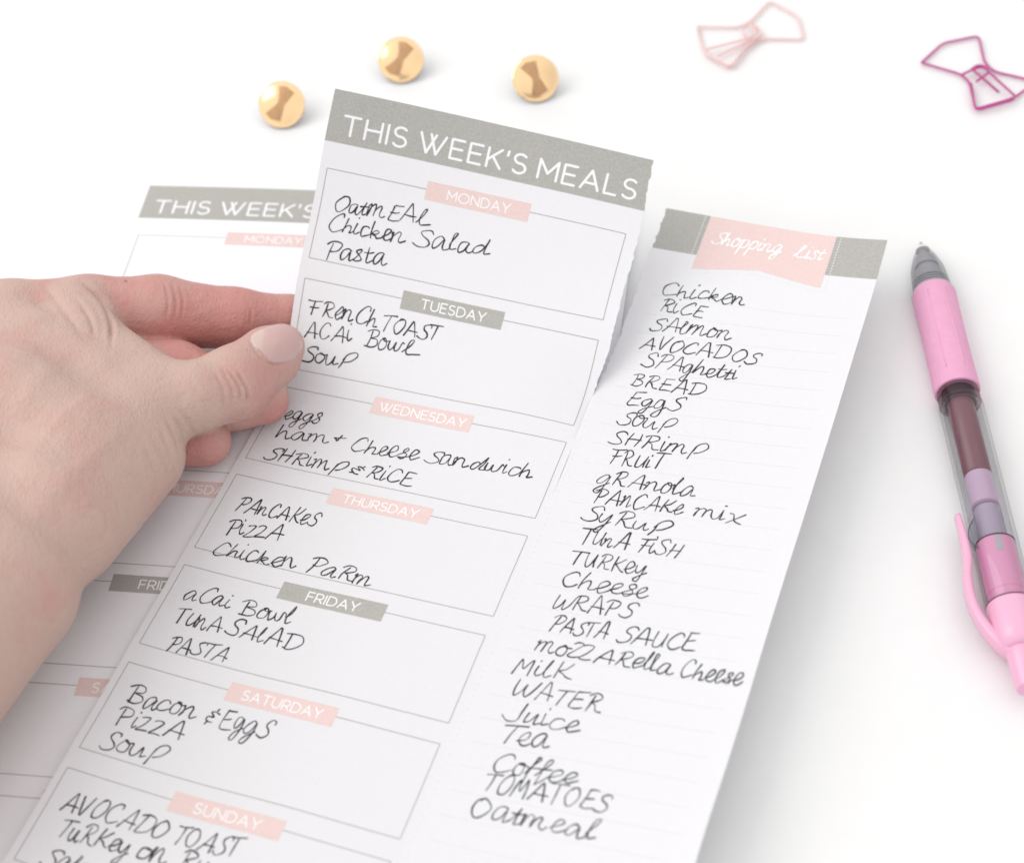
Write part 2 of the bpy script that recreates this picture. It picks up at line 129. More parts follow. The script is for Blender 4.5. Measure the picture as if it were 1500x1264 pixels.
# ------------------------------------------------------------------ bent paper surfaces (page millimetres -> world)
def basis(g, q):
    g = np.asarray(g); n = len(g); h = g[1]-g[0]
    A = np.zeros((n, n)); R = np.zeros((n, n)); A[0, 0] = A[-1, -1] = 1
    for i in range(1, n-1):
        A[i, i-1:i+2] = [1, 4, 1]; R[i, i-1:i+2] = np.array([1, -2, 1])*6/h**2
    Sm = np.linalg.solve(A, R)
    q = np.asarray(q, float); i = np.clip(np.floor((q-g[0])/h).astype(int), 0, n-2)
    t = (q-g[0])/h-i; I = np.eye(n); a = (1-t)[:, None]; b = t[:, None]
    return a*I[i]+b*I[i+1]+h**2/6*((a**3-a)*Sm[i]+(b**3-b)*Sm[i+1])
class Surf:
    def __init__(s, G, gx): s.G = np.array(G); s.gx = gx
    def at(s, xy):
        xy = np.asarray(xy, float).reshape(-1, 2)
        return np.einsum('ka,kb,abc->kc', basis(s.gx, xy[:, 0]), basis(YS, xy[:, 1]), s.G)
    def lift(s, xy, off):
        xy = np.asarray(xy, float).reshape(-1, 2)
        p = s.at(xy); e = 0.2
        du = s.at(xy+[e, 0])-p; dv = s.at(xy+[0, e])-p
        n = np.cross(dv, du); n /= np.linalg.norm(n, axis=1)[:, None]
        return (p+n*np.asarray(off).reshape(-1, 1))*MM
SM, SL, SP = Surf(GM, XM), Surf(GL, XL), Surf(GP, XP)
THICK = 0.11

def sheet_mesh(name, surf, x0f, x1f, y0f, y1, nx, ny, m, parent, thick=THICK):
    """a closed thin sheet; x0f/x1f give the left/right edge for a row, y0f the top edge for a column"""
    st = np.linspace(0, 1, nx+1); vv = np.linspace(0, 1, ny+1)**1.0
    pts = []
    for j in range(ny+1):
        for i in range(nx+1):
            yt = y0f(st[i]); y = yt+(y1-yt)*vv[j]
            pts.append((x0f(y)+(x1f(y)-x0f(y))*st[i], y))
    pts = np.array(pts)
    top = surf.lift(pts, 0.0); bot = surf.lift(pts, -thick)
    N = len(pts); W1 = nx+1; f = []
    for j in range(ny):
        for i in range(nx):
            a = j*W1+i; f.append((a, a+W1, a+W1+1, a+1)); f.append((N+a, N+a+1, N+a+W1+1, N+a+W1))
    rim = [i for i in range(nx)]+[nx+j*W1 for j in range(ny)]+[ny*W1+nx-i for i in range(nx)]+[(ny-j)*W1 for j in range(ny)]
    K = len(rim)
    for k in range(K):
        a, b = 2*N+k, 2*N+(k+1) % K; f.append((a, b, b+K, a+K))
    o = mesh_obj(name, np.vstack([top, bot, top[rim], bot[rim]]), f, m, parent)
    me = o.data
    sm = [True]*(2*nx*ny)+[False]*(len(f)-2*nx*ny); me.polygons.foreach_set('use_smooth', sm)
    me.update()
    return o

class Print:
    """collects flat printed shapes on a surface, each a few hundredths of a millimetre above the paper"""
    def __init__(s, surf): s.surf = surf; s.v = []; s.f = []; s.n = 0
    def _add(s, pts, faces, off):
        p = s.surf.lift(pts, off); s.v.append(p); s.f += [tuple(i+s.n for i in fc) for fc in faces]; s.n += len(p)
    def patch(s, corners, off=0.03, step=2.0):
        """quad given by 4 page corners (tl, tr, br, bl), subdivided"""
        tl, tr, br, bl = [np.array(c, float) for c in corners]
        nx = max(1, int(np.ceil(max(np.linalg.norm(tr-tl), np.linalg.norm(br-bl))/step))); ny = max(1, int(np.ceil(np.linalg.norm(bl-tl)/step)))
        pts = []
        for j in range(ny+1):
            for i in range(nx+1):
                a, b = i/nx, j/ny; pts.append((tl*(1-a)+tr*a)*(1-b)+(bl*(1-a)+br*a)*b)
        W1 = nx+1
        s._add(pts, [(j*W1+i, j*W1+W1+i, j*W1+W1+i+1, j*W1+i+1) for j in range(ny) for i in range(nx)], off)
    def ribbon(s, pts, wid, off=0.05, ramp=0.0, caps=True):
        pts = np.array(pts, float)
        keep = [0]
        for i in range(1, len(pts)):
            if np.linalg.norm(pts[i]-pts[keep[-1]]) > 1e-4: keep.append(i)
        pts = pts[keep]
        wid = (np.asarray(wid)*np.ones(len(pts))) if np.ndim(wid) == 0 else np.interp(np.linspace(0, 1, len(pts)), np.linspace(0, 1, len(wid)), wid)
        if len(pts) < 2: return
        t = np.gradient(pts, axis=0); t /= np.linalg.norm(t, axis=1)[:, None]+1e-12
        nrm = np.stack([-t[:, 1], t[:, 0]], 1)
        if caps:
            pts = np.vstack([pts[0]-t[0]*wid[0]*.42, pts, pts[-1]+t[-1]*wid[-1]*.42]); nrm = np.vstack([nrm[0], nrm, nrm[-1]])
            wid = np.r_[wid[0]*.45, wid, wid[-1]*.45]
        n = len(pts); L = pts+nrm*wid[:, None]/2; Rr = pts-nrm*wid[:, None]/2
        s._add(np.vstack([L, Rr]), [(i, i+1, n+i+1, n+i) for i in range(n-1)], np.r_[np.linspace(off, off+ramp, n), np.linspace(off, off+ramp, n)])
    def dots(s, pts, size, off=0.05):
        for (x, y) in pts:
            a = [(x+math.cos(k*math.pi/4)*size/2, y+math.sin(k*math.pi/4)*size/2) for k in range(8)]
            s._add(a, [tuple(range(7, -1, -1))], off)
    def line(s, a, b, wid, off=0.04, step=2.0):
        a = np.array(a, float); b = np.array(b, float); n = max(1, int(np.linalg.norm(b-a)/step))
        s.ribbon([a+(b-a)*i/n for i in range(n+1)], wid, off, caps=False)
    def build(s, name, m, parent): return mesh_obj(name, np.vstack(s.v), s.f, m, parent)

# ------------------------------------------------------------------ lettering
def arc(cx, cy, rx, ry, a0, a1, n=14):
    return [(cx+rx*math.cos(math.radians(a0+(a1-a0)*i/n)), cy+ry*math.sin(math.radians(a0+(a1-a0)*i/n))) for i in range(n+1)]
CAPS = {  # light geometric capitals: (advance, strokes), cap height 1
 'T': (.72, [[(0, 1), (.72, 1)], [(.36, 1), (.36, 0)]]),
 'H': (.70, [[(0, 1), (0, 0)], [(.70, 1), (.70, 0)], [(0, .52), (.70, .52)]]),
 'I': (.0, [[(0, 1), (0, 0)]]),
 'S': (.58, [arc(.30, .75, .27, .25, 38, 180, 9)+arc(.30, .75, .27, .24, 190, 262, 6)+arc(.29, .26, .29, .26, 82, -150, 16)]),
 'W': (1.16, [[(0, 1), (.36, 0)], [(.36, 0), (.70, 1)], [(.46, 1), (.80, 0)], [(.80, 0), (1.16, 1)]]),
 'E': (.56, [[(.56, 1), (0, 1)], [(0, 1), (0, 0)], [(0, 0), (.56, 0)], [(0, .52), (.50, .52)]]),
 'K': (.62, [[(0, 1), (0, 0)], [(.60, 1), (.02, .38)], [(.22, .58), (.63, 0)]]),
 "'": (.0, [[(0, 1.02), (-.02, .78)]]),
 'M': (.84, [[(0, 0), (0, 1)], [(0, 1), (.42, .32)], [(.42, .32), (.84, 1)], [(.84, 1), (.84, 0)]]),
 'A': (.80, [[(0, 0), (.40, 1)], [(.40, 1), (.80, 0)], [(.14, .32), (.66, .32)]]),
 'L': (.52, [[(0, 1), (0, 0)], [(0, 0), (.52, 0)]]),
 'O': (.98, [arc(.49, .5, .49, .5, 0, 360, 32)]),
 'N': (.74, [[(0, 0), (0, 1)], [(0, 1), (.74, 0)], [(.74, 0), (.74, 1)]]),
 'D': (.76, [[(0, 0), (0, 1)], [(0, 1), (.28, 1)]+arc(.28, .5, .48, .5, 90, -90, 18)+[(0, 0)]]),
 'Y': (.72, [[(0, 1), (.36, .42)], [(.72, 1), (.36, .42)], [(.36, .42), (.36, 0)]]),
 'U': (.70, [[(0, 1), (0, .34)]+arc(.35, .34, .35, .34, 180, 360, 14)+[(.70, 1)]]),
 'R': (.62, [[(0, 0), (0, 1)], [(0, 1), (.33, 1)]+arc(.33, .71, .28, .29, 90, -90, 12)+[(0, .42)], [(.34, .42), (.62, 0)]]),
 'F': (.54, [[(.54, 1), (0, 1)], [(0, 1), (0, 0)], [(0, .50), (.48, .50)]]),
}
def caps_text(pr, text, x0, x1, ybase, cap, wid, off, gap=.28, space=.60):
    adv = 0; pos = []
    for i, ch in enumerate(text):
        if ch == ' ': adv += space-gap; continue
        pos.append((ch, adv)); adv += CAPS[ch][0]+gap
    W = adv-gap; k = (x1-x0)/W
    for n, (ch, a) in enumerate(pos):
        for m_, st in enumerate(CAPS[ch][1]):
            pts = []
            for a_, b_ in zip(st[:-1], st[1:]):
                n_ = max(1, int(math.hypot((b_[0]-a_[0])*k, (b_[1]-a_[1])*cap)/1.2))
                pts += [(a_[0]+(b_[0]-a_[0])*q/n_, a_[1]+(b_[1]-a_[1])*q/n_) for q in range(n_)]
            pts.append(st[-1])
            P_ = [(x0+(a+px)*k, ybase-py*cap) for px, py in pts]
            pr.ribbon(P_, wid, off+m_*.002)

HW = {  # hand-written letters: (advance, strokes)
 'A': (.68, [[(0, 0), (.12, .35), (.33, .95), (.38, 1), (.43, .93), (.62, .0)], [(.10, .36), (.4, .36), (.72, .32)]]),
 'B': (.64, [[(.14, 0), (.18, .5), (.20, .93)], [(-.06, .86), (.2, 1.0), (.5, .95), (.52, .7), (.22, .53), (.52, .46), (.62, .2), (.4, .0), (.06, .06)]]),
 'C': (.60, [[(.56, .80), (.5, .98), (.3, .98), (.08, .65), (.03, .25), (.2, .0), (.4, .04), (.62, .2)]]),
 'D': (.70, [[(.10, 0), (.14, .5), (.16, .92)], [(-.06, .88), (.25, 1), (.58, .88), (.70, .5), (.55, .12), (.25, -.03), (.02, .02)]]),
 'E': (.56, [[(.55, 1.0), (.3, .98), (.15, .96)], [(.15, .96), (.10, .5), (.06, .08), (.16, .0), (.36, .01), (.60, .05)], [(.09, .50), (.3, .53), (.46, .56)]]),
 'F': (.58, [[(.16, 0), (.18, .5), (.22, .95)], [(-.14, .95), (.2, .97), (.62, 1.04)], [(.06, .50), (.3, .52), (.50, .56)]]),
 'H': (.58, [[(.06, 0), (.08, .5), (.12, 1)], [(.50, 1), (.50, .5), (.46, 0)], [(.04, .48), (.3, .5), (.56, .53)]]),
 'J': (.52, [[(.50, 1.0), (.48, .5), (.40, .05), (.2, -.08), (.0, .06), (-.06, .2)]]),
 'K': (.58, [[(.10, 1), (.08, .5), (.04, 0)], [(.52, .95), (.3, .62), (.12, .46), (.3, .3), (.45, .1), (.64, .03)]]),
 'L': (.62, [[(-.02, .12), (.2, .5), (.34, .92), (.28, 1.0), (.18, .8), (.12, .3), (.2, .02), (.45, .03), (.78, .14)]]),
 'M': (.74, [[(.0, 0), (.08, .5), (.16, .92), (.24, .8), (.34, .34), (.5, .8), (.58, .94), (.62, .5), (.62, .0)]]),
 'O': (.62, [[(.36, .97), (.14, .82), (.03, .42), (.16, .03), (.42, .06), (.60, .5), (.5, .88), (.30, .97), (.2, .86)]]),
 'P': (.56, [[(.10, -.08), (.15, .4), (.20, .9)], [(-.06, .80), (.1, .97), (.4, 1), (.58, .82), (.50, .56), (.3, .44), (.14, .44)]]),
 'R': (.62, [[(.08, 0), (.12, .4), (.18, .9)], [(-.04, .82), (.15, .98), (.42, .96), (.50, .74), (.32, .54), (.14, .48), (.3, .35), (.45, .06), (.66, .03)]]),
 'S': (.50, [[(.58, .80), (.52, .97), (.34, .98), (.16, .82), (.22, .62), (.42, .45), (.50, .2), (.34, .01), (.1, .0), (-.06, .14)]]),
 'T': (.56, [[(.32, .96), (.28, .5), (.24, 0)], [(-.08, .93), (.25, .96), (.68, 1.0)]]),
 'U': (.56, [[(.05, .92), (.03, .4), (.12, .02), (.32, .06), (.48, .5), (.52, .92), (.50, .4), (.54, .02)]]),
 'V': (.50, [[(.0, .94), (.1, .4), (.20, .02), (.35, .4), (.52, .96)]]),
 'W': (.84, [[(.02, .95), (.02, .4), (.14, .0), (.32, .3), (.42, .72), (.42, .3), (.54, .0), (.74, .3), (.84, .95)]]),
 'a': (.60, [[(.44, .48), (.32, .57), (.14, .46), (.05, .2), (.14, .0), (.3, .12), (.44, .46), (.42, .15), (.50, .0), (.66, .10)]]),
 'c': (.50, [[(.44, .44), (.34, .56), (.16, .48), (.05, .2), (.16, .0), (.34, .03), (.54, .16)]]),
 'd': (.62, [[(.42, .46), (.28, .56), (.1, .42), (.06, .12), (.2, .0), (.36, .2), (.50, .7), (.54, 1.02), (.50, .5), (.48, .12), (.56, .0), (.72, .1)]]),
 'e': (.46, [[(.02, .16), (.25, .26), (.40, .44), (.32, .57), (.16, .48), (.07, .2), (.18, .0), (.34, .03), (.52, .16)]]),
 'f': (.40, [[(-.02, .1), (.2, .5), (.38, .9), (.32, 1.0), (.22, .8), (.12, .2), (.04, -.35)], [(.02, .42), (.2, .44), (.46, .48)]]),
 'g': (.56, [[(.42, .48), (.3, .57), (.12, .46), (.05, .2), (.16, .05), (.32, .15), (.45, .52), (.43, .1), (.36, -.32), (.22, -.44), (.10, -.32), (.25, -.08), (.58, .14)]]),
 'h': (.56, [[(.10, 1.0), (.07, .5), (.03, 0), (.08, .25), (.22, .5), (.34, .5), (.38, .25), (.40, .02), (.58, .10)]]),
 'i': (.26, [[(.08, .52), (.06, .2), (.12, .0), (.28, .12)], [(.12, .76), (.14, .80)]]),
 'k': (.50, [[(.12, 1.0), (.08, .5), (.04, 0), (.08, .22), (.24, .48), (.36, .44), (.28, .28), (.12, .24), (.26, .12), (.36, .0), (.54, .12)]]),
 'l': (.30, [[(.03, .30), (.12, .62), (.19, .96), (.15, 1.06), (.10, .90), (.07, .35), (.13, .0), (.34, .12)]]),
 'm': (.84, [[(.0, .44), (.06, .52), (.06, .25), (.03, 0), (.08, .28), (.22, .53), (.32, .46), (.31, .2), (.29, 0), (.36, .3), (.50, .53), (.60, .46), (.60, .15), (.68, .0), (.86, .12)]]),
 'n': (.60, [[(.0, .44), (.06, .52), (.06, .25), (.03, 0), (.08, .28), (.24, .53), (.36, .46), (.36, .15), (.44, .0), (.62, .12)]]),
 'o': (.50, [[(.28, .55), (.1, .44), (.04, .18), (.16, .0), (.36, .06), (.44, .32), (.34, .53), (.2, .54), (.34, .44), (.54, .48)]]),
 'p': (.52, [[(.10, .54), (.08, .1), (.03, -.44)], [(.06, .25), (.2, .52), (.4, .52), (.46, .26), (.32, .02), (.1, .06)]]),
 'P2': (.60, [[(.16, .6), (.08, .1), (.02, -.30)], [(.08, .30), (.24, .75), (.5, .90), (.62, .66), (.46, .28), (.2, .12)]]),
 'r': (.42, [[(.04, .46), (.08, .52), (.06, .0), (.1, .3), (.24, .52), (.40, .50)]]),
 's': (.42, [[(.38, .46), (.30, .57), (.16, .50), (.18, .36), (.32, .24), (.32, .06), (.16, -.02), (.0, .06)]]),
 't': (.38, [[(.20, .88), (.15, .4), (.14, .08), (.22, .0), (.40, .12)], [(-.02, .56), (.2, .57), (.40, .60)]]),
 'u': (.56, [[(.04, .52), (.03, .2), (.12, .0), (.26, .1), (.40, .5), (.39, .15), (.46, .0), (.60, .12)]]),
 'w': (.72, [[(.04, .52), (.03, .18), (.13, .0), (.26, .15), (.34, .45), (.34, .15), (.44, .0), (.58, .15), (.66, .54), (.78, .46)]]),
 'x': (.58, [[(.03, .50), (.16, .46), (.32, .10), (.54, .0)], [(.54, .54), (.34, .30), (.06, -.10)]]),
 'y': (.56, [[(.04, .52), (.04, .25), (.16, .1), (.32, .2), (.44, .52), (.42, .1), (.32, -.36), (.18, -.42), (.10, -.28), (.3, -.04), (.58, .14)]]),
 'z': (.50, [[(.04, .62), (.2, .68), (.42, .64), (.25, .3), (.04, .03), (.25, .02), (.50, .04)]]),
 '&': (.40, [[(.36, .58), (.2, .62), (.08, .50), (.26, .36), (.06, .24), (.06, .06), (.22, .0), (.36, .06)], [(.24, .82), (.22, .66)], [(.18, .02), (.15, -.16)]]),
 '+': (.46, [[(.0, .28), (.2, .30), (.46, .32)], [(.26, .50), (.22, .3), (.2, .10), (.06, .22)]]),
}
def spline(pts, per=6):
    P = np.array(pts, float)
    if len(P) < 3: 
        return np.array([P[0]+(P[-1]-P[0])*i/per for i in range(per+1)])
    Q = np.vstack([2*P[0]-P[1], P, 2*P[-1]-P[-2]]); o = []
    for i in range(1, len(Q)-2):
        p0, p1, p2, p3 = Q[i-1:i+3]
        for k in range(per):
            t = k/per
            o.append(.5*((2*p1)+(-p0+p2)*t+(2*p0-5*p1+4*p2-p3)*t*t+(-p0+3*p1-3*p2+p3)*t**3))
    o.append(P[-1]); return np.array(o)
rng = random.Random(7)
def write_word(pr, text, x0, y0, x1, y1, cap, wid=.36, shear=.10, off=.05, table=HW, jit=1.0):
    letters = []; adv = 0
    for i, ch in enumerate(text):
        key = ch
        if ch == 'P' and i == len(text)-1: key = 'P2'
        w_, st = table[key]
        kx = 1+rng.uniform(-.09, .09)*jit
        letters.append((key, adv, kx, st)); adv += w_*kx+(.12 if (i+1 < len(text) and text[i+1].isupper()) else .05 if ch.isupper() else .02)
    if not letters: return
    k = math.hypot(x1-x0, y1-y0)/max(.2, adv)
    ux, uy = (x1-x0)/math.hypot(x1-x0, y1-y0), (y1-y0)/math.hypot(x1-x0, y1-y0)
    z = off; prev = None
    for key, a, kx, st in letters:
        ky = 1+rng.uniform(-.14, .10)*jit; dy = rng.uniform(-.06, .06)*jit; ky *= 1.25 if key.islower() and key not in 'dhklft' else 1.0; sh = shear+.04*jit+rng.uniform(-.11, .11)*jit
        for s_ in st:
            q = [(px+rng.uniform(-.034, .034)*jit, py+rng.uniform(-.034, .034)*jit) for px, py in s_]
            c = spline(q, 6)
            gx = (a+c[:, 0]*kx+c[:, 1]*sh*cap/k)*k; gy = (c[:, 1]*ky+dy)*cap
            X = x0+ux*gx+uy*gy; Y = y0+uy*gx-ux*gy
            ws = [wid*rng.uniform(.52, 1.28) for _ in range(max(3, len(q)))]
            if s_ is st[0] and prev is not None and key in 'ehiklmnrstuwy' and rng.random() < .75*jit:
                p_, n_ = prev, np.array([X[0], Y[0]])   # the pen does not leave the paper between these letters
                pr.ribbon(spline([p_, (p_*.55+n_*.45)+np.array([uy, -ux])*(-.03*cap), n_], 5), wid*.72, z); z += .0025
            if s_ is st[0]: prev = np.array([X[-1], Y[-1]]) if key.islower() else None
            pr.ribbon(np.stack([X, Y], 1), ws, z, ramp=.006); z += .0025

# ------------------------------------------------------------------ planner page printing
DAYS = ['MONDAY', 'TUESDAY', 'WEDNESDAY', 'THURSDAY', 'FRIDAY', 'SATURDAY', 'SUNDAY']
DAYW = [.60, .63, .86, .735, .49, .735, .59]
GREY_DAYS = (1, 4)
PAGE_END = 249.0
TX0, TX1 = BOX_X+TAG_A*BOX_W, BOX_X+TAG_B*BOX_W
def meals_print(surf, parent, xhead, edge=None):
    b = Print(surf)
    if edge is None: b.patch([(0.02, 0.02), (xhead, 0.02), (xhead, HEAD_H), (0.02, HEAD_H)], .02)
    else:
        ys_ = np.linspace(0, HEAD_H, 40)
        for a_, c_ in zip(ys_[:-1], ys_[1:]): b.patch([(0.02, max(a_, .02)), (edge(a_), max(a_, .02)), (edge(c_), c_), (0.02, c_)], .02, 3.0)
    band = b.build('header_band', GREY, parent)
    t = Print(surf); caps_text(t, "THIS WEEK'S MEALS", 4.3, 87.7, 12.5, 5.5, .74, .05); t.build('lettering', WHITE, band)
    for i, day in enumerate(DAYS):
        y = BOX0+i*PITCH
        o = Print(surf); xa, xb, ya, yb = BOX_X, BOX_X+BOX_W, y, y+.815*PITCH
        for a_, c_ in (((xa, ya), (TX0, ya)), ((TX1, ya), (xb, ya)), ((xb, ya), (xb, yb)), ((xb, yb), (xa, yb)), ((xa, yb), (xa, ya))):
            o.line(a_, c_, .24, .03)
        o.build('box_outline', LINE, parent)
        g = Print(surf); g.patch([(TX0, y-TAG_UP), (TX1, y-TAG_UP), (TX1, y-TAG_UP+TAG_H), (TX0, y-TAG_UP+TAG_H)], .03)
        tag = g.build('day_tag', GREY if i in GREY_DAYS else PINK, parent)
        mid = (TX0+TX1)/2+.3; hw = DAYW[i]*(TX1-TX0)/2
        l = Print(surf); caps_text(l, day, mid-hw, mid+hw, y-TAG_UP+TAG_H*.76, 2.75, .40, .055, gap=.24); l.build('lettering', WHITE, tag)
def list_print(surf, parent, x0, edge=None, X1=SHEET_W):
    RX0, RX1 = x0+14.0, x0+53.0
    b = Print(surf)
    if edge is None: b.patch([(x0, .02), (RX0-.05, .02), (RX0-.05, HEAD_H), (x0, HEAD_H)], .02)
    else:
        ys_ = np.linspace(0, HEAD_H, 40)
        for a_, c_ in zip(ys_[:-1], ys_[1:]): b.patch([(edge(a_), max(a_, .02)), (RX0-.05, max(a_, .02)), (RX0-.05, c_), (edge(c_), c_)], .02, 3.0)
    band = b.build('header_band', GREY, parent)
    b = Print(surf); b.patch([(RX1+.05, .02), (X1-.02, .02), (X1-.02, HEAD_H), (RX1+.05, HEAD_H)], .02); band2 = b.build('header_band', GREY, parent)
    r = Print(surf); mid = (RX0+RX1)/2; yl, ym = 20.3, 16.9
    r.patch([(RX0, .02), (mid, .02), (mid, ym), (RX0, yl)], .03); r.patch([(mid, .02), (RX1, .02), (RX1, yl), (mid, ym)], .03)
    rib = r.build('ribbon', PINK, parent)
    l = Print(surf)
    for wd, xa, xb, yb in (('Shopping', RX0+3.2, RX0+24.2, 9.9), ('List', RX0+28.3, RX0+37.0, 9.9)):
        write_word(l, wd, xa, yb, xb, yb-.4, 4.7, .54, .25, .06, jit=.2)
    l.build('lettering', WHITE, rib)
    d = Print(surf)
    n = 13
    d.dots([(RX0-1.5, .8+i*(HEAD_H-1.4)/n) for i in range(n+1)], .42, .05); d.build('stitch_dots', WHITE, band)
    d = Print(surf); d.dots([(RX1+1.5, .8+i*(HEAD_H-1.4)/n) for i in range(n+1)], .42, .05); d.build('stitch_dots', WHITE, band2)
    d = Print(surf); pts = []
    for i in range(6): pts += [(RX0-1.5, HEAD_H+1+i*1.05), (RX1+1.5, HEAD_H+1+i*1.05)]
    for i in range(19):
        a = i/18; pts += [(RX0-1+a*(mid-RX0+1), yl+1.7+(ym-yl)*a), (mid+a*(RX1+1-mid), ym+1.7+(yl-ym)*a)]
    d.dots(pts, .32, .05); d.build('stitch_dots', RULE, rib)
    ru = Print(surf)
    y = ROW0+.9
    while y < PAGE_END-4:
        ru.line((x0+5.0, y), (X1-5.2, y), .17, .025); y += ROW_PITCH
    ru.build('ruled_lines', RULE, parent)

# ------------------------------------------------------------------ blank planner pad lying on the table
pad = thing('planner_pad', 'blank planner pad with empty day boxes lying flat under the hand and the written sheet', 'planner pad')
flat = lambda v: (lambda *_: v)
pb = sheet_mesh('page_block', SP, flat(0), flat(SHEET_W-1.6), flat(0), 249.5, 16, 24, PAPER, pad, thick=1.55)
meals_print(SP, pad, 90.0)
list_print(SP, pad, 90.0, None, SHEET_W-1.6)

# ------------------------------------------------------------------ written planner sheet, half torn along its perforation
TEAR = 74.0
def tooth(seed, amp, pitch):
    rg = np.random.RandomState(seed); n = int(260/pitch); a = rg.uniform(-1, 1, n)*amp; b = rg.uniform(-1, 1, n*3)*amp*.45
    def f(y): return float(np.interp(y, np.arange(n)*pitch, a)+np.interp(y, np.arange(n*3)*pitch/3, b))
    return f
tm, tl_, tt = tooth(3, .30, 1.0), tooth(11, .30, 1.0), tooth(5, .16, 2.6)
fade = lambda y: min(1.0, max(0.0, (TEAR-y)/12))
m_edge = lambda y: 90.0+tm(y)*fade(y)+(lambda q: q*q*(3-2*q))(min(1.0, max(0.0, (TEAR-y)/22)))*(.45+1.15*min(1, max(0, (y-2)/20)))
l_edge = lambda y: 90.0+(tl_(y)+.05)*fade(y)
sheet = thing('planner_sheet', 'handwritten planner sheet of meals and shopping list, half torn apart, lifted by the hand', 'planner sheet')
mp = sheet_mesh('meals_panel', SM, flat(0), m_edge, lambda s: .12*abs(tt(s*90)), PAGE_END, 30, 560, LEAF, sheet)
meals_print(SM, mp, 90.0, m_edge)
lp = sheet_mesh('shopping_list_panel', SL, l_edge, flat(SHEET_W), lambda s: .12*abs(tt(130+s*68)), PAGE_END, 24, 560, LEAF, sheet)
list_print(SL, lp, 90.0, l_edge)
pf = Print(SL); pf.dots([(91.2, TEAR+2+i*1.9) for i in range(86)], .34, .03); pf.build('perforation', DOT, lp)
for g in range(7):
    h = Print(SM)
    for wd, x0, y0, x1, y1, gi in MEAL_WORDS:
        if gi == g: write_word(h, wd, x0, y0, x1, y1, 4.9 if g < 5 else 5.2, .405)
    h.build('handwriting', INK, mp)
h = Print(SL)
for wd, x0, y0, x1, y1, gi in LIST_WORDS: write_word(h, wd, x0, y0, x1, y1, 5.0 if gi < 20 else 5.1, .385)
h.build('handwriting', INK, lp)

# ------------------------------------------------------------------ hand
def build_hand():
    import openvdb
    V = 0.48
    segs = [(g, k, np.array(a), np.array(b)) for g, k, a, b in HAND]
    allp = np.array([q for s in segs for q in (s[2], s[3])])
    lo = (allp[:, :3]-allp[:, 3:]).min(0)-4; hi = (allp[:, :3]+allp[:, 3:]).max(0)+4
    n = np.ceil((hi-lo)/V).astype(int)
    groups = {}
    def seg_into(D, a, b, k):
        mg = k+4
        l = np.minimum(a[:3]-a[3], b[:3]-b[3])-mg; h_ = np.maximum(a[:3]+a[3], b[:3]+b[3])+mg
        i0 = np.clip(np.floor((l-lo)/V).astype(int), 0, n); i1 = np.clip(np.ceil((h_-lo)/V).astype(int), 0, n)
        X = (lo[0]+V*np.arange(i0[0], i1[0])).astype(np.float32)[:, None, None]; Y = (lo[1]+V*np.arange(i0[1], i1[1])).astype(np.float32)[None, :, None]; Z = (lo[2]+V*np.arange(i0[2], i1[2])).astype(np.float32)[None, None, :]
        ba = (b[:3]-a[:3]); L2 = float(ba@ba)
        t = np.clip(((X-a[0])*ba[0]+(Y-a[1])*ba[1]+(Z-a[2])*ba[2])/L2, 0, 1)
        d = np.sqrt((X-a[0]-t*ba[0])**2+(Y-a[1]-t*ba[1])**2+(Z-a[2]-t*ba[2])**2)-(a[3]+t*(b[3]-a[3]))
        sl = tuple(slice(i0[q], i1[q]) for q in range(3)); o = D[sl]
        hh = np.maximum(k-np.abs(o-d), 0)/k
        D[sl] = np.minimum(o, d)-hh*hh*k*.25
    for g, k, a, b in segs:
        if g not in groups: groups[g] = np.full(n, 12.0, np.float32)
        seg_into(groups[g], a, b, k)
    D = groups.pop('palm')
    for g, kk in (('index', 3.0), ('thumb', 5.0), ('middle', 1.6), ('ring', 1.2), ('pinky', 1.2)):
        o = groups[g]; hh = np.maximum(kk-np.abs(D-o), 0)/kk; D = np.minimum(D, o)-hh*hh*kk*.25
    # flat of the resting side: nothing sinks below the pad
    zz = (lo[2]+V*np.arange(n[2])).astype(np.float32)[None, None, :]
    D = np.maximum(D, 1.75-zz)
    gr = openvdb.FloatGrid(12.0); gr.copyFromArray(D)
    pts, tris, quads = gr.convertToPolygons(0.0, 0.0)
    pts = np.asarray(pts)*V+lo
    return pts, [tuple(int(i) for i in q[::-1]) for q in quads]+[tuple(int(i) for i in t[::-1]) for t in tris], segs
hp, hf, segs = build_hand()
# creases pressed into the skin, measured from the outside towards the camera side
vdir = np.array(CAM_F); ru = np.array(CAM_R); uu = np.array(CAM_U); cpos = np.array(CAM_POS)
def scr(p):
    d = p-cpos; z = d@vdir; return np.stack([d@ru/z, d@uu/z], 1)*515
me = bpy.data.meshes.new('hand'); me.from_pydata((hp*MM).tolist(), [], hf); me.update()
bm = bmesh.new(); bm.from_mesh(me); bmesh.ops.recalc_face_normals(bm, faces=bm.faces)
for _ in range(2): bmesh.ops.smooth_vert(bm, verts=bm.verts, factor=.5, use_axis_x=True, use_axis_y=True, use_axis_z=True)
bm.to_mesh(me); bm.free()
N_ = np.empty(len(me.vertices)*3); me.vertices.foreach_get('normal', N_); N_ = N_.reshape(-1, 3)
P_ = np.empty(len(me.vertices)*3); me.vertices.foreach_get('co', P_); P_ = P_.reshape(-1, 3)/MM
facing = np.clip(-(N_@vdir)*2, 0, 1); s2 = scr(P_); disp = np.zeros(len(P_))
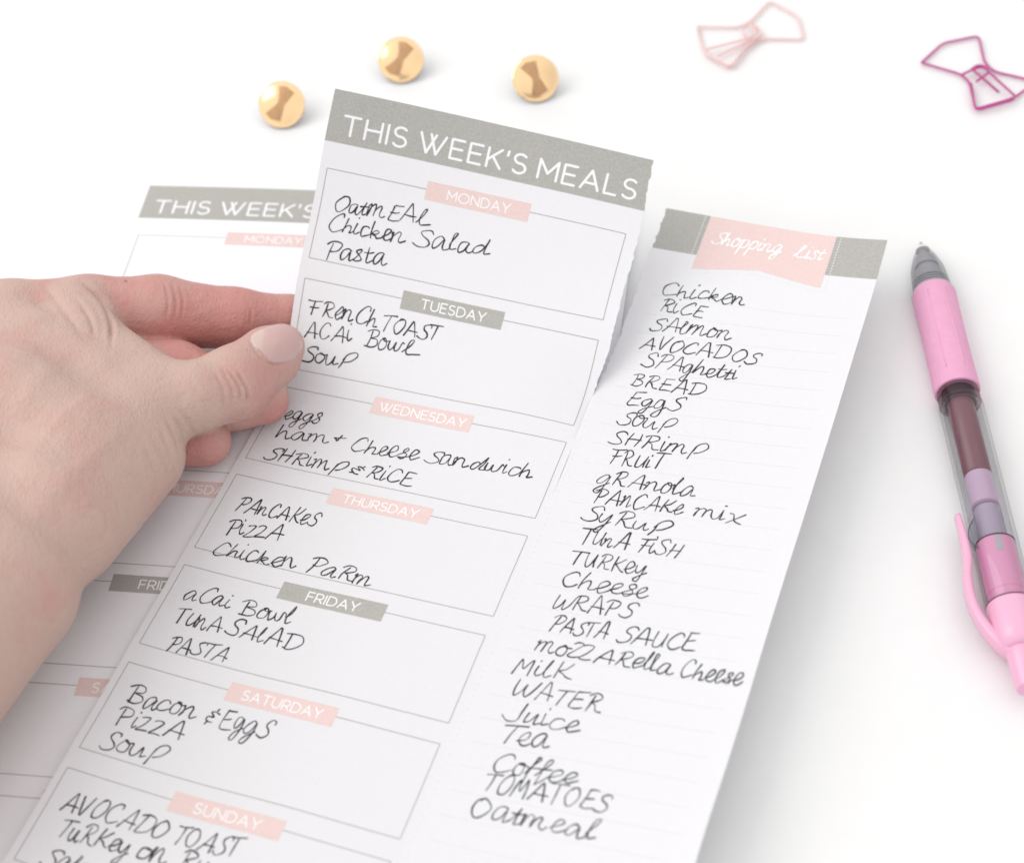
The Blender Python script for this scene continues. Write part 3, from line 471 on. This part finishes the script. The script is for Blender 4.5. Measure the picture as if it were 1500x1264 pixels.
for pts, dep, wd in CREASES:
    c = spline(scr(np.array(pts)), 8); best = np.full(len(P_), 1e9); tb_ = np.zeros(len(P_))
    for i in range(len(c)-1):
        a, b = c[i], c[i+1]; ab = b-a
        t = np.clip(((s2-a)@ab)/(ab@ab), 0, 1); d = np.linalg.norm(s2-a-t[:, None]*ab, axis=1)
        u_ = d < best; best[u_] = d[u_]; tb_[u_] = (i+t[u_])/(len(c)-1)
    prof = -np.exp(-(best/wd)**2*2.2)+(.28*np.exp(-((best-wd*1.9)/wd)**2) if dep > 0 else 0)
    disp += prof*dep*facing*np.clip(np.sin(np.clip(tb_, .04, .96)*math.pi)*1.6, .15, 1)
P_ = P_+N_*disp[:, None]
me.vertices.foreach_set('co', (P_*MM).ravel()); me.update()
# how red the skin is: fingers blush towards their tips, the back of the hand is paler
def seg_d(p, a, b):
    ba = b[:3]-a[:3]; t = np.clip(((p-a[:3])@ba)/(ba@ba), 0, 1); return np.linalg.norm(p-a[:3]-t[:, None]*ba, axis=1)-(a[3]+t*(b[3]-a[3]))
dp = np.min([seg_d(P_, a, b) for g, k, a, b in segs if g == 'palm'], axis=0)
fl = np.min([seg_d(P_, a, b) for g, k, a, b in segs if g in ('index', 'middle', 'ring', 'pinky')], axis=0)
th = np.min([seg_d(P_, a, b) for g, k, a, b in segs if g == 'thumb'], axis=0)
sm_ = lambda x: np.clip(x, 0, 1)**2*(3-2*np.clip(x, 0, 1))
blush = sm_((np.minimum(dp, th)-fl)/7+.35)*.9
blush = np.maximum(blush, sm_((dp-th)/14)*.38)
at = me.attributes.new('blush', 'FLOAT', 'POINT'); at.data.foreach_set('value', blush.astype(np.float32))
me.shade_smooth()
hand = bpy.data.objects.new('hand', me); col.objects.link(hand)
hand['label'] = 'left hand reaching in from the left, pinching the edge of the written sheet'; hand['category'] = 'hand'
SKIN = mat('skin', (0.6, 0.42, 0.36), 0.48, spec=0.4)
nt = SKIN.node_tree; b = nt.nodes['Principled BSDF']
ab = nd(SKIN, 'ShaderNodeAttribute', attribute_name='blush'); tc = nd(SKIN, 'ShaderNodeTexCoord')
n1 = nd(SKIN, 'ShaderNodeTexNoise'); n1.inputs['Scale'].default_value = 42; n1.inputs['Detail'].default_value = 5; n1.inputs['Roughness'].default_value = .65
ad = nd(SKIN, 'ShaderNodeMath', operation='MULTIPLY_ADD'); ad.inputs[1].default_value = 2.4; 
sb = nd(SKIN, 'ShaderNodeMath', operation='SUBTRACT'); sb.inputs[1].default_value = 0.5
nt.links.new(tc.outputs['Object'], n1.inputs['Vector']); nt.links.new(n1.outputs['Fac'], sb.inputs[0]); nt.links.new(sb.outputs[0], ad.inputs[0]); nt.links.new(ab.outputs['Fac'], ad.inputs[2])
rp = nd(SKIN, 'ShaderNodeValToRGB'); cr = rp.color_ramp
cr.elements[0].position = 0.0; cr.elements[0].color = (0.53, 0.37, 0.315, 1); cr.elements[1].position = 1.0; cr.elements[1].color = (0.53, 0.245, 0.22, 1)
e_ = cr.elements.new(.45); e_.color = (0.53, 0.315, 0.275, 1)
nt.links.new(ad.outputs[0], rp.inputs['Fac']); nt.links.new(rp.outputs['Color'], b.inputs['Base Color'])
b.inputs['Subsurface Weight'].default_value = 0.14; b.inputs['Subsurface Radius'].default_value = (1.0, .35, .2); b.inputs['Subsurface Scale'].default_value = 0.0025
vo = nd(SKIN, 'ShaderNodeTexVoronoi', feature='DISTANCE_TO_EDGE'); vo.inputs['Scale'].default_value = 900
n2 = nd(SKIN, 'ShaderNodeTexNoise'); n2.inputs['Scale'].default_value = 420; n2.inputs['Detail'].default_value = 4
mx = nd(SKIN, 'ShaderNodeMath', operation='MULTIPLY_ADD'); mx.inputs[1].default_value = .5
mp_ = nd(SKIN, 'ShaderNodeMapping'); mp_.inputs['Scale'].default_value = (1.0, .55, 1.0); mp_.inputs['Rotation'].default_value = (0, 0, .5); nt.links.new(tc.outputs['Object'], mp_.inputs['Vector']); nt.links.new(mp_.outputs[0], vo.inputs['Vector']); nt.links.new(tc.outputs['Object'], n2.inputs['Vector'])
nt.links.new(vo.outputs['Distance'], mx.inputs[0]); nt.links.new(n2.outputs['Fac'], mx.inputs[2])
bp = nd(SKIN, 'ShaderNodeBump'); bp.inputs['Strength'].default_value = .9; bp.inputs['Distance'].default_value = .00045
nt.links.new(mx.outputs[0], bp.inputs['Height']); nt.links.new(bp.outputs['Normal'], b.inputs['Normal'])
me.materials.append(SKIN)

# thumb nail: a curved plate following the thumb tip
bv = BVHTree.FromPolygons([tuple(p) for p in P_], hf)
outl = spline(np.array(NAIL+[NAIL[0]]), 5)[:-1]; cen = outl.mean(0)
def hit(p):
    d = Vector((p-cpos).tolist()).normalized(); r_ = bv.ray_cast(Vector(cpos.tolist()), d)
    return r_
nv, nf = [], []
rings = [0.0, .3, .55, .75, .9, 1.0]
base_hits = []
depth_c = None
for ri, rr in enumerate(rings):
    for q in outl:
        p = cen+(q-cen)*rr; h_ = hit(p)
        if h_[0] is None or (depth_c is not None and abs((np.array(h_[0])-cpos)@vdir-depth_c) > 5):
            base_hits.append((None, p)); continue
        x_ = np.array(h_[0]); 
        if depth_c is None: depth_c = (x_-cpos)@vdir
        base_hits.append((x_, p))
valid = np.array([h_[0] for h_ in base_hits if h_[0] is not None]); vq = scr(valid); vd = (valid-cpos)@vdir
# smooth quadratic through the skin depths gives the nail plate's own curvature
A_ = np.stack([np.ones(len(vq)), vq[:, 0], vq[:, 1], vq[:, 0]**2, vq[:, 0]*vq[:, 1], vq[:, 1]**2], 1)
co = np.linalg.lstsq(A_, vd, rcond=None)[0]
mq = len(outl)
for k_, (x_, p) in enumerate(base_hits):
    s_ = scr(p[None])[0]; dd = np.array([1, s_[0], s_[1], s_[0]**2, s_[0]*s_[1], s_[1]**2])@co
    if x_ is not None: dd = min(dd, (x_-cpos)@vdir)
    rr = rings[k_//mq]
    dd -= .42*(1-rr**4)+.10
    dr = (p-cpos)/((p-cpos)@vdir); nv.append((cpos+dr*dd)*MM)
for ri in range(len(rings)-1):
    for k_ in range(mq):
        a, b_ = ri*mq+k_, ri*mq+(k_+1) % mq; nf.append((a, b_, b_+mq, a+mq))
base = len(nv)
for k_ in range(mq):
    v_ = np.array(nv[(len(rings)-1)*mq+k_]); nv.append(v_+vdir*.7*MM)
for k_ in range(mq):
    a, b_ = (len(rings)-1)*mq+k_, (len(rings)-1)*mq+(k_+1) % mq; nf.append((a, b_, base+(k_+1) % mq, base+k_))
NAILM = mat('nail', (0.57, 0.385, 0.365), 0.22, spec=.5)
nb = NAILM.node_tree.nodes['Principled BSDF']; nb.inputs['Subsurface Weight'].default_value = .2; nb.inputs['Subsurface Radius'].default_value = (1, .5, .4); nb.inputs['Subsurface Scale'].default_value = .001
nail = mesh_obj('thumb_nail', nv, nf, NAILM, hand, True)
na = nail.data.attributes.new('along', 'FLOAT', 'POINT')
nax = np.array(NAIL[7])-np.array(NAIL[0]); nl_ = nax@nax
vals = []
for v_ in nail.data.vertices:
    d_ = np.array(v_.co)/MM-cpos; k_ = (np.array(NAIL[0])-cpos)@vdir/(d_@vdir); vals.append(float(((cpos+d_*k_-np.array(NAIL[0]))@nax)/nl_))
na.data.foreach_set('value', vals)
at_ = nd(NAILM, 'ShaderNodeAttribute', attribute_name='along'); nr = nd(NAILM, 'ShaderNodeValToRGB')
nr.color_ramp.elements[0].position = .20; nr.color_ramp.elements[0].color = (0.605, 0.45, 0.41, 1); nr.color_ramp.elements[1].position = .97; nr.color_ramp.elements[1].color = (0.66, 0.55, 0.46, 1)
for p_, c_ in ((.27, (0.57, 0.375, 0.36, 1)), (.90, (0.565, 0.365, 0.35, 1))): nr.color_ramp.elements.new(p_).color = c_
NAILM.node_tree.links.new(at_.outputs['Fac'], nr.inputs['Fac']); NAILM.node_tree.links.new(nr.outputs['Color'], nb.inputs['Base Color'])
# small mole near the index knuckle
h_ = hit(np.array(MOLE)); mc = np.array(h_[0]); mn = np.array(h_[1]); mn = mn if mn@vdir < 0 else -mn
e1 = np.cross(mn, [0, 0, 1.0]); e1 /= np.linalg.norm(e1); e2 = np.cross(mn, e1); V, Fc = [], []
for q, (rr, hh) in enumerate(((.62, -.12), (.5, .05), (.25, .10))):
    for k_ in range(12): V.append((mc+(e1*math.cos(k_*math.pi/6)*1.25+e2*math.sin(k_*math.pi/6)*.75)*rr+mn*hh)*MM)
for q in range(2):
    for k_ in range(12): a, b_ = q*12+k_, q*12+(k_+1) % 12; Fc.append((a, b_, b_+12, a+12))
Fc.append(tuple(range(24, 36)))
mesh_obj('mole', V, Fc, mat('mole_brown', (.26, .17, .14), .5), hand, True)

# ------------------------------------------------------------------ lathe / tube helpers
def lathe(name, prof, origin, axis, m, parent=None, seg=48, up=None, cap0=True, cap1=True, smooth=True):
    """prof: (distance along axis, radius) in mm"""
    ax = np.array(axis, float); ax /= np.linalg.norm(ax)
    u = np.cross(ax, [0, 0, 1.0]); 
    if np.linalg.norm(u) < .1: u = np.cross(ax, [0, 1.0, 0])
    u /= np.linalg.norm(u); v = np.cross(ax, u); o0 = np.array(origin, float)
    V, Fc = [], []
    for s, r in prof:
        for k in range(seg):
            a = 2*math.pi*k/seg; V.append((o0+ax*s+(u*math.cos(a)+v*math.sin(a))*r)*MM)
    for i in range(len(prof)-1):
        for k in range(seg):
            a, b = i*seg+k, i*seg+(k+1) % seg; Fc.append((a, a+seg, b+seg, b))
    if cap0: Fc.append(tuple(range(seg)))
    if cap1: Fc.append(tuple((len(prof)-1)*seg+k for k in range(seg-1, -1, -1)))
    ob = mesh_obj(name, V, Fc, m, parent)
    if smooth:
        ob.data.shade_smooth(); ob.data.set_sharp_from_angle(angle=math.radians(40))
    return ob
def tube(paths, rad, seg=10):
    V, Fc = [], []
    for pts in paths:
        P = np.array(pts, float); base = len(V)
        T = np.gradient(P, axis=0); T /= np.linalg.norm(T, axis=1)[:, None]+1e-9
        for p, t in zip(P, T):
            u = np.cross(t, [0, 0, 1.0]); u /= np.linalg.norm(u)+1e-9; v = np.cross(u, t)
            for k in range(seg):
                a = 2*math.pi*k/seg; V.append((p+(u*math.cos(a)+v*math.sin(a))*rad)*MM)
        n = len(P)
        for i in range(n-1):
            for k in range(seg):
                a, b = base+i*seg+k, base+i*seg+(k+1) % seg; Fc.append((a, b, b+seg, a+seg))
        Fc.append(tuple(base+k for k in range(seg-1, -1, -1))); Fc.append(tuple(base+(n-1)*seg+k for k in range(seg)))
    return V, Fc
def rounded(pts, rad=1.2, per=5):
    """polyline with its corners rounded like bent wire"""
    P = np.array(pts, float); o = [P[0]]
    for i in range(1, len(P)-1):
        a, b, c = P[i-1], P[i], P[i+1]
        la, lc = np.linalg.norm(a-b), np.linalg.norm(c-b); r_ = min(rad, la*.45, lc*.45)
        p0 = b+(a-b)/la*r_; p2 = b+(c-b)/lc*r_
        for k in range(per+1):
            t = k/per; o.append(p0*(1-t)**2+2*b*t*(1-t)+p2*t*t)
    o.append(P[-1])
    q = [o[0]]
    for p in o[1:]:
        if np.linalg.norm(p-q[-1]) > .05: q.append(p)
    return q

# ------------------------------------------------------------------ bow-shaped paper clips
def clip(name, paths, m, label):
    V, Fc = tube([rounded(q, 2.2, 7) for q in paths], .40)
    o = mesh_obj(name, V, Fc, m, None, True)
    o['label'] = label; o['category'] = 'paper clip'; o['group'] = 'bow shaped paper clips'
clip('paper_clip', CLIP_PALE, mat('pale_pink_enamel', (0.80, 0.55, 0.54), .2), 'pale pink bow-shaped wire paper clip at the top of the white table')
clip('paper_clip', CLIP_MAG, mat('magenta_enamel', (0.46, 0.045, 0.24), .18), 'magenta bow-shaped wire paper clip in the top right corner, partly out of frame')

# ------------------------------------------------------------------ gold push pins with a bow on the head
GOLD = mat('gold', (0.92, 0.645, 0.37), .10, 1.0); GOLD2 = grain(mat('gold_brushed', (0.55, 0.36, 0.21), .28, 1.0), (0.52, 0.31, 0.17), .08, 500)
def pin(loc, rot, tilt, label, yaw):
    t = thing('push_pin', label, 'push pin', 'gold push pins', (loc[0]*MM, loc[1]*MM, 0))
    R = 7.7
    # head axis leans back so that head rim and pin point both touch the table
    el = math.radians(tilt); axd = np.array([math.sin(yaw)*math.cos(el), -math.cos(yaw)*math.cos(el), math.sin(el)])
    c0 = np.array([0, 0, R*math.cos(el)+.2])
    prof = [(-.2, 1.2), (-.2, R-.5), (.0, R-.1), (.4, R), (.85, R-.05), (1.0, R-.3), (.95, R-.55)]+[(.8+1.15*(1-(q/ (R-.15))**2), q) for q in (7.0, 6.4, 5.6, 4.8, 4, 3, 2, 1, .05)]
    hd = lathe('head', prof, c0, axd, GOLD, t)
    lathe('pin', [(-9.0, .03), (-7.6, .5), (-.2, .55)], c0, axd, GOLD, t, 16)
    u = np.cross([0, 0, 1.0], axd); u /= np.linalg.norm(u); v = np.cross(axd, u)
    bow = [(.0, .85), (1.2, 1.2), (3.9, 2.9), (4.6, 1.1), (4.5, -1.4), (3.6, -2.5), (1.2, -1.1), (0, -.8)]
    full = bow+[(-x, -y) for x, y in bow[1:-1]]; 
    full = [(.0, 1.0), (1.1, 1.35), (4.1, 2.9), (4.9, 0.9), (4.3, -1.9), (1.1, -1.25), (0, -1.0), (-1.1, -1.25), (-4.3, -1.9), (-4.9, .9), (-4.1, 2.9), (-1.1, 1.35)]
    cs, sn = math.cos(rot), math.sin(rot); V, Fc = [], []
    P2 = []
    for i in range(len(full)):
        a, b = np.array(full[i]), np.array(full[(i+1) % len(full)])
        P2 += [a+(b-a)*k/4 for k in range(4)]
    dome = lambda q: .8+1.15*(1-(q/(R-.15))**2)
    BK = 1.22; lev = [0, .35, .7, 1.0]
    for L in lev:
        for a in P2:
            x, y = a[0]*L*BK, a[1]*L*BK; X, Y = x*cs-y*sn, x*sn+y*cs; hgt = dome(math.hypot(X, Y))+.10
            V.append((c0+axd*hgt+u*X+v*Y)*MM)
    n = len(P2)
    for a in P2:
        X, Y = BK*(a[0]*cs-a[1]*sn), BK*(a[0]*sn+a[1]*cs); V.append((c0+axd*(dome(math.hypot(X, Y))-.15)+u*X+v*Y)*MM)
    for L in range(4):
        for k in range(n): 
            a, b = L*n+k, L*n+(k+1) % n; Fc.append((a, a+n, b+n, b))
    mesh_obj('bow_emblem', V, Fc, GOLD2, hd, False)
pin(PINS[0], math.radians(62), 47, 'leftmost gold push pin, its bow motif pale and tilted', -.12)
pin(PINS[1], math.radians(58), 49, 'middle gold push pin, standing farthest back, bow motif with a dark end', -.05)
pin(PINS[2], math.radians(102), 47, 'rightmost gold push pin, above the letter header, with an upright brown bow motif', .1)

# ------------------------------------------------------------------ pink gel pen
tip, far = np.array(PEN_TIP), np.array(PEN_FAR); ax = (far-tip)/np.linalg.norm(far-tip)
def clear(name, tint, opacity, rough=.08):
    m = bpy.data.materials.new(name); m.use_nodes = True; nt = m.node_tree; nt.nodes.clear()
    out = nt.nodes.new('ShaderNodeOutputMaterial'); tr = nt.nodes.new('ShaderNodeBsdfTransparent'); tr.inputs[0].default_value = (*tint, 1)
    gl = nt.nodes.new('ShaderNodeBsdfGlossy'); gl.inputs['Roughness'].default_value = rough; gl.inputs[0].default_value = (.9, .9, .9, 1)
    lw = nt.nodes.new('ShaderNodeLayerWeight'); lw.inputs[0].default_value = .5
    pw = nt.nodes.new('ShaderNodeMath'); pw.operation = 'POWER'; pw.inputs[1].default_value = 4.0; nt.links.new(lw.outputs['Facing'], pw.inputs[0])
    p2 = nt.nodes.new('ShaderNodeMath'); p2.operation = 'POWER'; p2.inputs[1].default_value = 2.5; nt.links.new(lw.outputs['Facing'], p2.inputs[0])
    cm = nt.nodes.new('ShaderNodeMix'); cm.data_type = 'RGBA'; cm.inputs[6].default_value = (*tint, 1); cm.inputs[7].default_value = (*[t*.80 for t in tint], 1)
    nt.links.new(p2.outputs[0], cm.inputs[0]); nt.links.new(cm.outputs[2], tr.inputs[0])
    fr = nt.nodes.new('ShaderNodeMath'); fr.operation = 'MULTIPLY_ADD'; fr.inputs[1].default_value = opacity*1.4; fr.inputs[2].default_value = .035; nt.links.new(pw.outputs[0], fr.inputs[0])
    mx = nt.nodes.new('ShaderNodeMixShader'); nt.links.new(fr.outputs[0], mx.inputs[0]); nt.links.new(tr.outputs[0], mx.inputs[1]); nt.links.new(gl.outputs[0], mx.inputs[2]); nt.links.new(mx.outputs[0], out.inputs[0])
    return m
CLEAR = clear('clear_barrel', (.965, .967, .975), .32, .03); SMOKE = clear('smoky_nose', (.78, .78, .80), .3); GEL = clear('lavender_gel', (.80, .66, .80), .25); PINKCLEAR = clear('pink_clear', (.95, .72, .82), .3)
RUBBER = grain(mat('pink_rubber', (0.78, 0.32, 0.52), .62, spec=.35), (0.73, 0.355, 0.53), .03, 300)
PPLAST = mat('pink_plastic', (0.78, 0.41, 0.57), .18); PIN2 = mat('deep_pink_plastic', (0.72, 0.28, 0.47), .35)
METAL = mat('tip_metal', (0.72, 0.66, 0.52), .28, 1.0); DARK = mat('dark_ring', (0.10, 0.04, 0.07), .4); BURG = grain(mat('burgundy_ink', (0.16, 0.035, 0.06), .3), (0.17, 0.04, 0.065), .06, 200)
GREYP = mat('grey_plunger', (0.42, 0.38, 0.42), .4)
s = PEN_ST; RB = 6.1
pen = thing('gel_pen', 'pink retractable gel pen with rubber grip and clear barrel lying beside the shopping list', 'pen', None, (0, 0, 0))
L_ = lambda n, pr, m, pa=pen, **kw: lathe(n, pr, tip, ax, m, pa, **kw)
L_('writing_tip', [(0, .25), (.25, .42), (1.0, .55), (1.6, .95), (s[1]+.2, 1.35), (s[1]+1.5, 1.5)], METAL)
nose = L_('nose_cone', [(s[1], 1.55), (s[1]+.4, 2.0), (s[1]+4, 3.5), (s[1]+9, 4.9), (s[3]-1, 5.7), (s[3]+.5, 5.75)], SMOKE, cap1=False, cap0=False)
L_('nose_ring', [(s[1]-.2, 1.5), (s[1]-.1, 2.05), (s[1]+.5, 2.15), (s[1]+.7, 1.9)], mat('clear_rim', (.75, .75, .75), .2), nose)
L_('spring_sleeve', [(s[1]+1.2, 1.4), (s[1]+4, 2.3), (s[1]+4.2, 2.9), (s[1]+8, 3.6), (s[1]+8.2, 3.1), (s[1]+9.5, 3.2), (s[1]+9.7, 4.0), (s[3], 4.6)], mat('dark_sleeve', (.44, .43, .45), .3), nose)
for q in range(4): L_('thread', [(s[3]-5+q*1.25, 4.9+.22*q), (s[3]-4.8+q*1.25, 5.15+.22*q), (s[3]-4.5+q*1.25, 5.15+.22*q), (s[3]-4.3+q*1.25, 4.9+.22*q)], mat('thread_grey', (.42, .42, .44), .25), nose)
gp = [(s[3]-.5, 5.6), (s[3]-.3, 6.0), (s[3]+.6, 6.35)]+[(s[3]+.6+(s[4]-s[3]-1.2)*k/10, 6.35-.18*math.sin(k/10*math.pi)) for k in range(1, 11)]+[(s[4]-.1, 6.2), (s[4]+.1, 5.7)]
grip = L_('rubber_grip', gp, RUBBER, seg=64)
for da in (-.35, .45):  # two shallow ridges along the grip
    up = np.cross(ax, [0, 0, 1.0]); up /= np.linalg.norm(up); vv = np.cross(up, ax); dr = up*math.sin(da)+vv*math.cos(da)
    V, Fc = tube([[tip+ax*(s[3]+3+(s[4]-s[3]-8)*k/8)+dr*(6.18-.18*math.sin((.1+.8*k/8)*math.pi)+.0) for k in range(9)]], .3, 8); mesh_obj('ridge', V, Fc, RUBBER, grip, True)
L_('barrel_ring', [(s[4], 5.4), (s[4]+.1, 5.75), (s[4]+1.6, 5.75), (s[4]+1.8, 5.5), (s[4]+2.3, 5.5), (s[4]+2.5, 5.8), (s[5]+.4, 5.8), (s[5]+.5, 5.2)], clear('ring_clear', (.6, .5, .55), .35))
L_('inner_collar', [(s[4]-1, 4.6), (s[5]+.6, 4.4)], mat('collar_dark', (.07, .025, .04), .3))
brl = L_('clear_barrel', [(s[5]-.3, 5.7), (s[5]+1.5, RB), (s[10]-.4, RB), (s[10]-.2, RB-.05), (s[10]-.2, RB-.9), (s[5]+1, RB-.9)], CLEAR, cap0=False, cap1=False)
rf = L_('ink_refill', [(s[4]+1, 3.7), (s[6], 3.7), (s[6]+.5, 3.3), (s[6]+.7, .1)], BURG)
L_('gel_follower', [(s[6]+.9, .2), (s[6]+.9, 3.65), (s[7], 3.65), (s[7]+.6, 2.8), (s[7]+.8, .1)], mat('lavender_gel', (.50, .34, .48), .3), rf)
L_('empty_tube', [(s[7]+.9, 3.7), (s[8]+2, 3.7)], clear('tube_clear', (.80, .74, .82), .3), rf, cap0=False, cap1=False)
L_('tube_filler', [(s[7]+1.2, 3.2), (s[8]-.4, 3.2)], mat('milky_tube', (.60, .56, .62), .4), rf)
L_('plunger_ring', [(s[8]-.35, 5.25), (s[8]-.35, 5.0), (s[8]+.0, 5.0), (s[8], 5.25)], DARK, brl, cap0=False, cap1=False)
pl_ = L_('plunger', [(s[8], 1.0), (s[8], 5.1), (s[9], 5.1), (s[9]+.1, 4.95), (s[10], 4.95)], PIN2, brl, cap0=True)
up = np.cross(ax, [0, 0, 1.0]); up /= np.linalg.norm(up); vv = np.cross(up, ax)
def strip(name, a0, a1, r0, r1, s0, s1, m, par):
    V, Fc = [], []
    for q in range(7):
        a = a0+(a1-a0)*q/6; dr = up*math.sin(a)+vv*math.cos(a)
        for sq, rq in ((s0, r0), (s0, r1), (s1, r1), (s1, r0)): V.append((tip+ax*sq+dr*rq)*MM)
    for q in range(6):
        for k in range(4): a, b_ = q*4+k, q*4+(k+1) % 4; Fc.append((a, b_, b_+4, a+4))
    Fc += [(3, 2, 1, 0), (24, 25, 26, 27)]
    return mesh_obj(name, V, Fc, m, par)
strip('slot', -.12, .22, 5.0, 5.16, s[8]+.15, s[8]+5.2, GREYP, pl_)
L_('cap_ring', [(s[10]-.45, RB+.02), (s[10]-.45, RB+.1), (s[10]-.1, RB+.1), (s[10]-.1, RB+.02)], DARK, cap0=False, cap1=False)
cap = L_('end_cap', [(s[10], 4), (s[10], RB+.05), (s[11]-3, RB+.05), (s[11]-.8, 5.9), (s[11]+.6, 5.0), (s[11]+1.0, 4.2)], PPLAST)
L_('push_button', [(s[11]+.2, 3.9), (s[12]-3.2, 3.6), (s[12]-2.0, 3.2), (s[12]-1.6, 1.5)], PPLAST)
# side clip: a flat bowed bar, thick across and tapering to its free end
cp = spline(np.array(PEN_CLIP), 6); V, Fc = [], []
T = np.gradient(cp, axis=0); T /= np.linalg.norm(T, axis=1)[:, None]
n = len(cp)
for i in range(n):
    q = i/(n-1); sd = np.cross(T[i], [0, 0, 1.0]); sd /= np.linalg.norm(sd); wv = (3.0 if q < .12 else 2.0-.5*q)*(1.0 if q > .12 else 1.0+.0*q)/1.0
    wv = np.interp(q, [0, .12, .3, .6, .75, 1], [2.2, 1.7, 1.25, 1.2, 1.25, .75]); hv = np.interp(q, [0, .15, 1], [2.6, 2.4, 1.6])
    for k in range(12):
        a = 2*math.pi*k/12; ca, sa = math.cos(a), math.sin(a); ca = math.copysign(abs(ca)**.55, ca); sa = math.copysign(abs(sa)**.55, sa)
        V.append((cp[i]+sd*ca*wv+np.array([0, 0, 1])*sa*hv)*MM)
for i in range(n-1):
    for k in range(12): a, b_ = i*12+k, i*12+(k+1) % 12; Fc.append((a, a+12, b_+12, b_))
Fc.append(tuple(range(12))); Fc.append(tuple((n-1)*12+k for k in range(11, -1, -1)))
mesh_obj('pocket_clip', V, Fc, PPLAST, cap, True)
tp = spline(np.array(PEN_TAB), 6); V, Fc = [], []
for p in tp:
    for dz in (-1.2, 1.2): V.append((p+[0, 0, dz])*MM)
n = len(tp)
for i in range(n-1): Fc.append((2*i, 2*i+2, 2*i+3, 2*i+1))
Fc.append(tuple(2*i+1 for i in range(n))); Fc.append(tuple(2*i for i in range(n-1, -1, -1))); Fc.append((0, 1, 2*n-1, 2*n-2))
mesh_obj('clip_stop', V, Fc, clear('stop_clear', (.88, .88, .9), .4), brl)
V, Fc = tube([[p+np.array([0, 0, 1.2]) for p in tp]], .16, 6); mesh_obj('stop_edge', V, Fc, mat('stop_edge_grey', (.12, .12, .16), .3), brl)
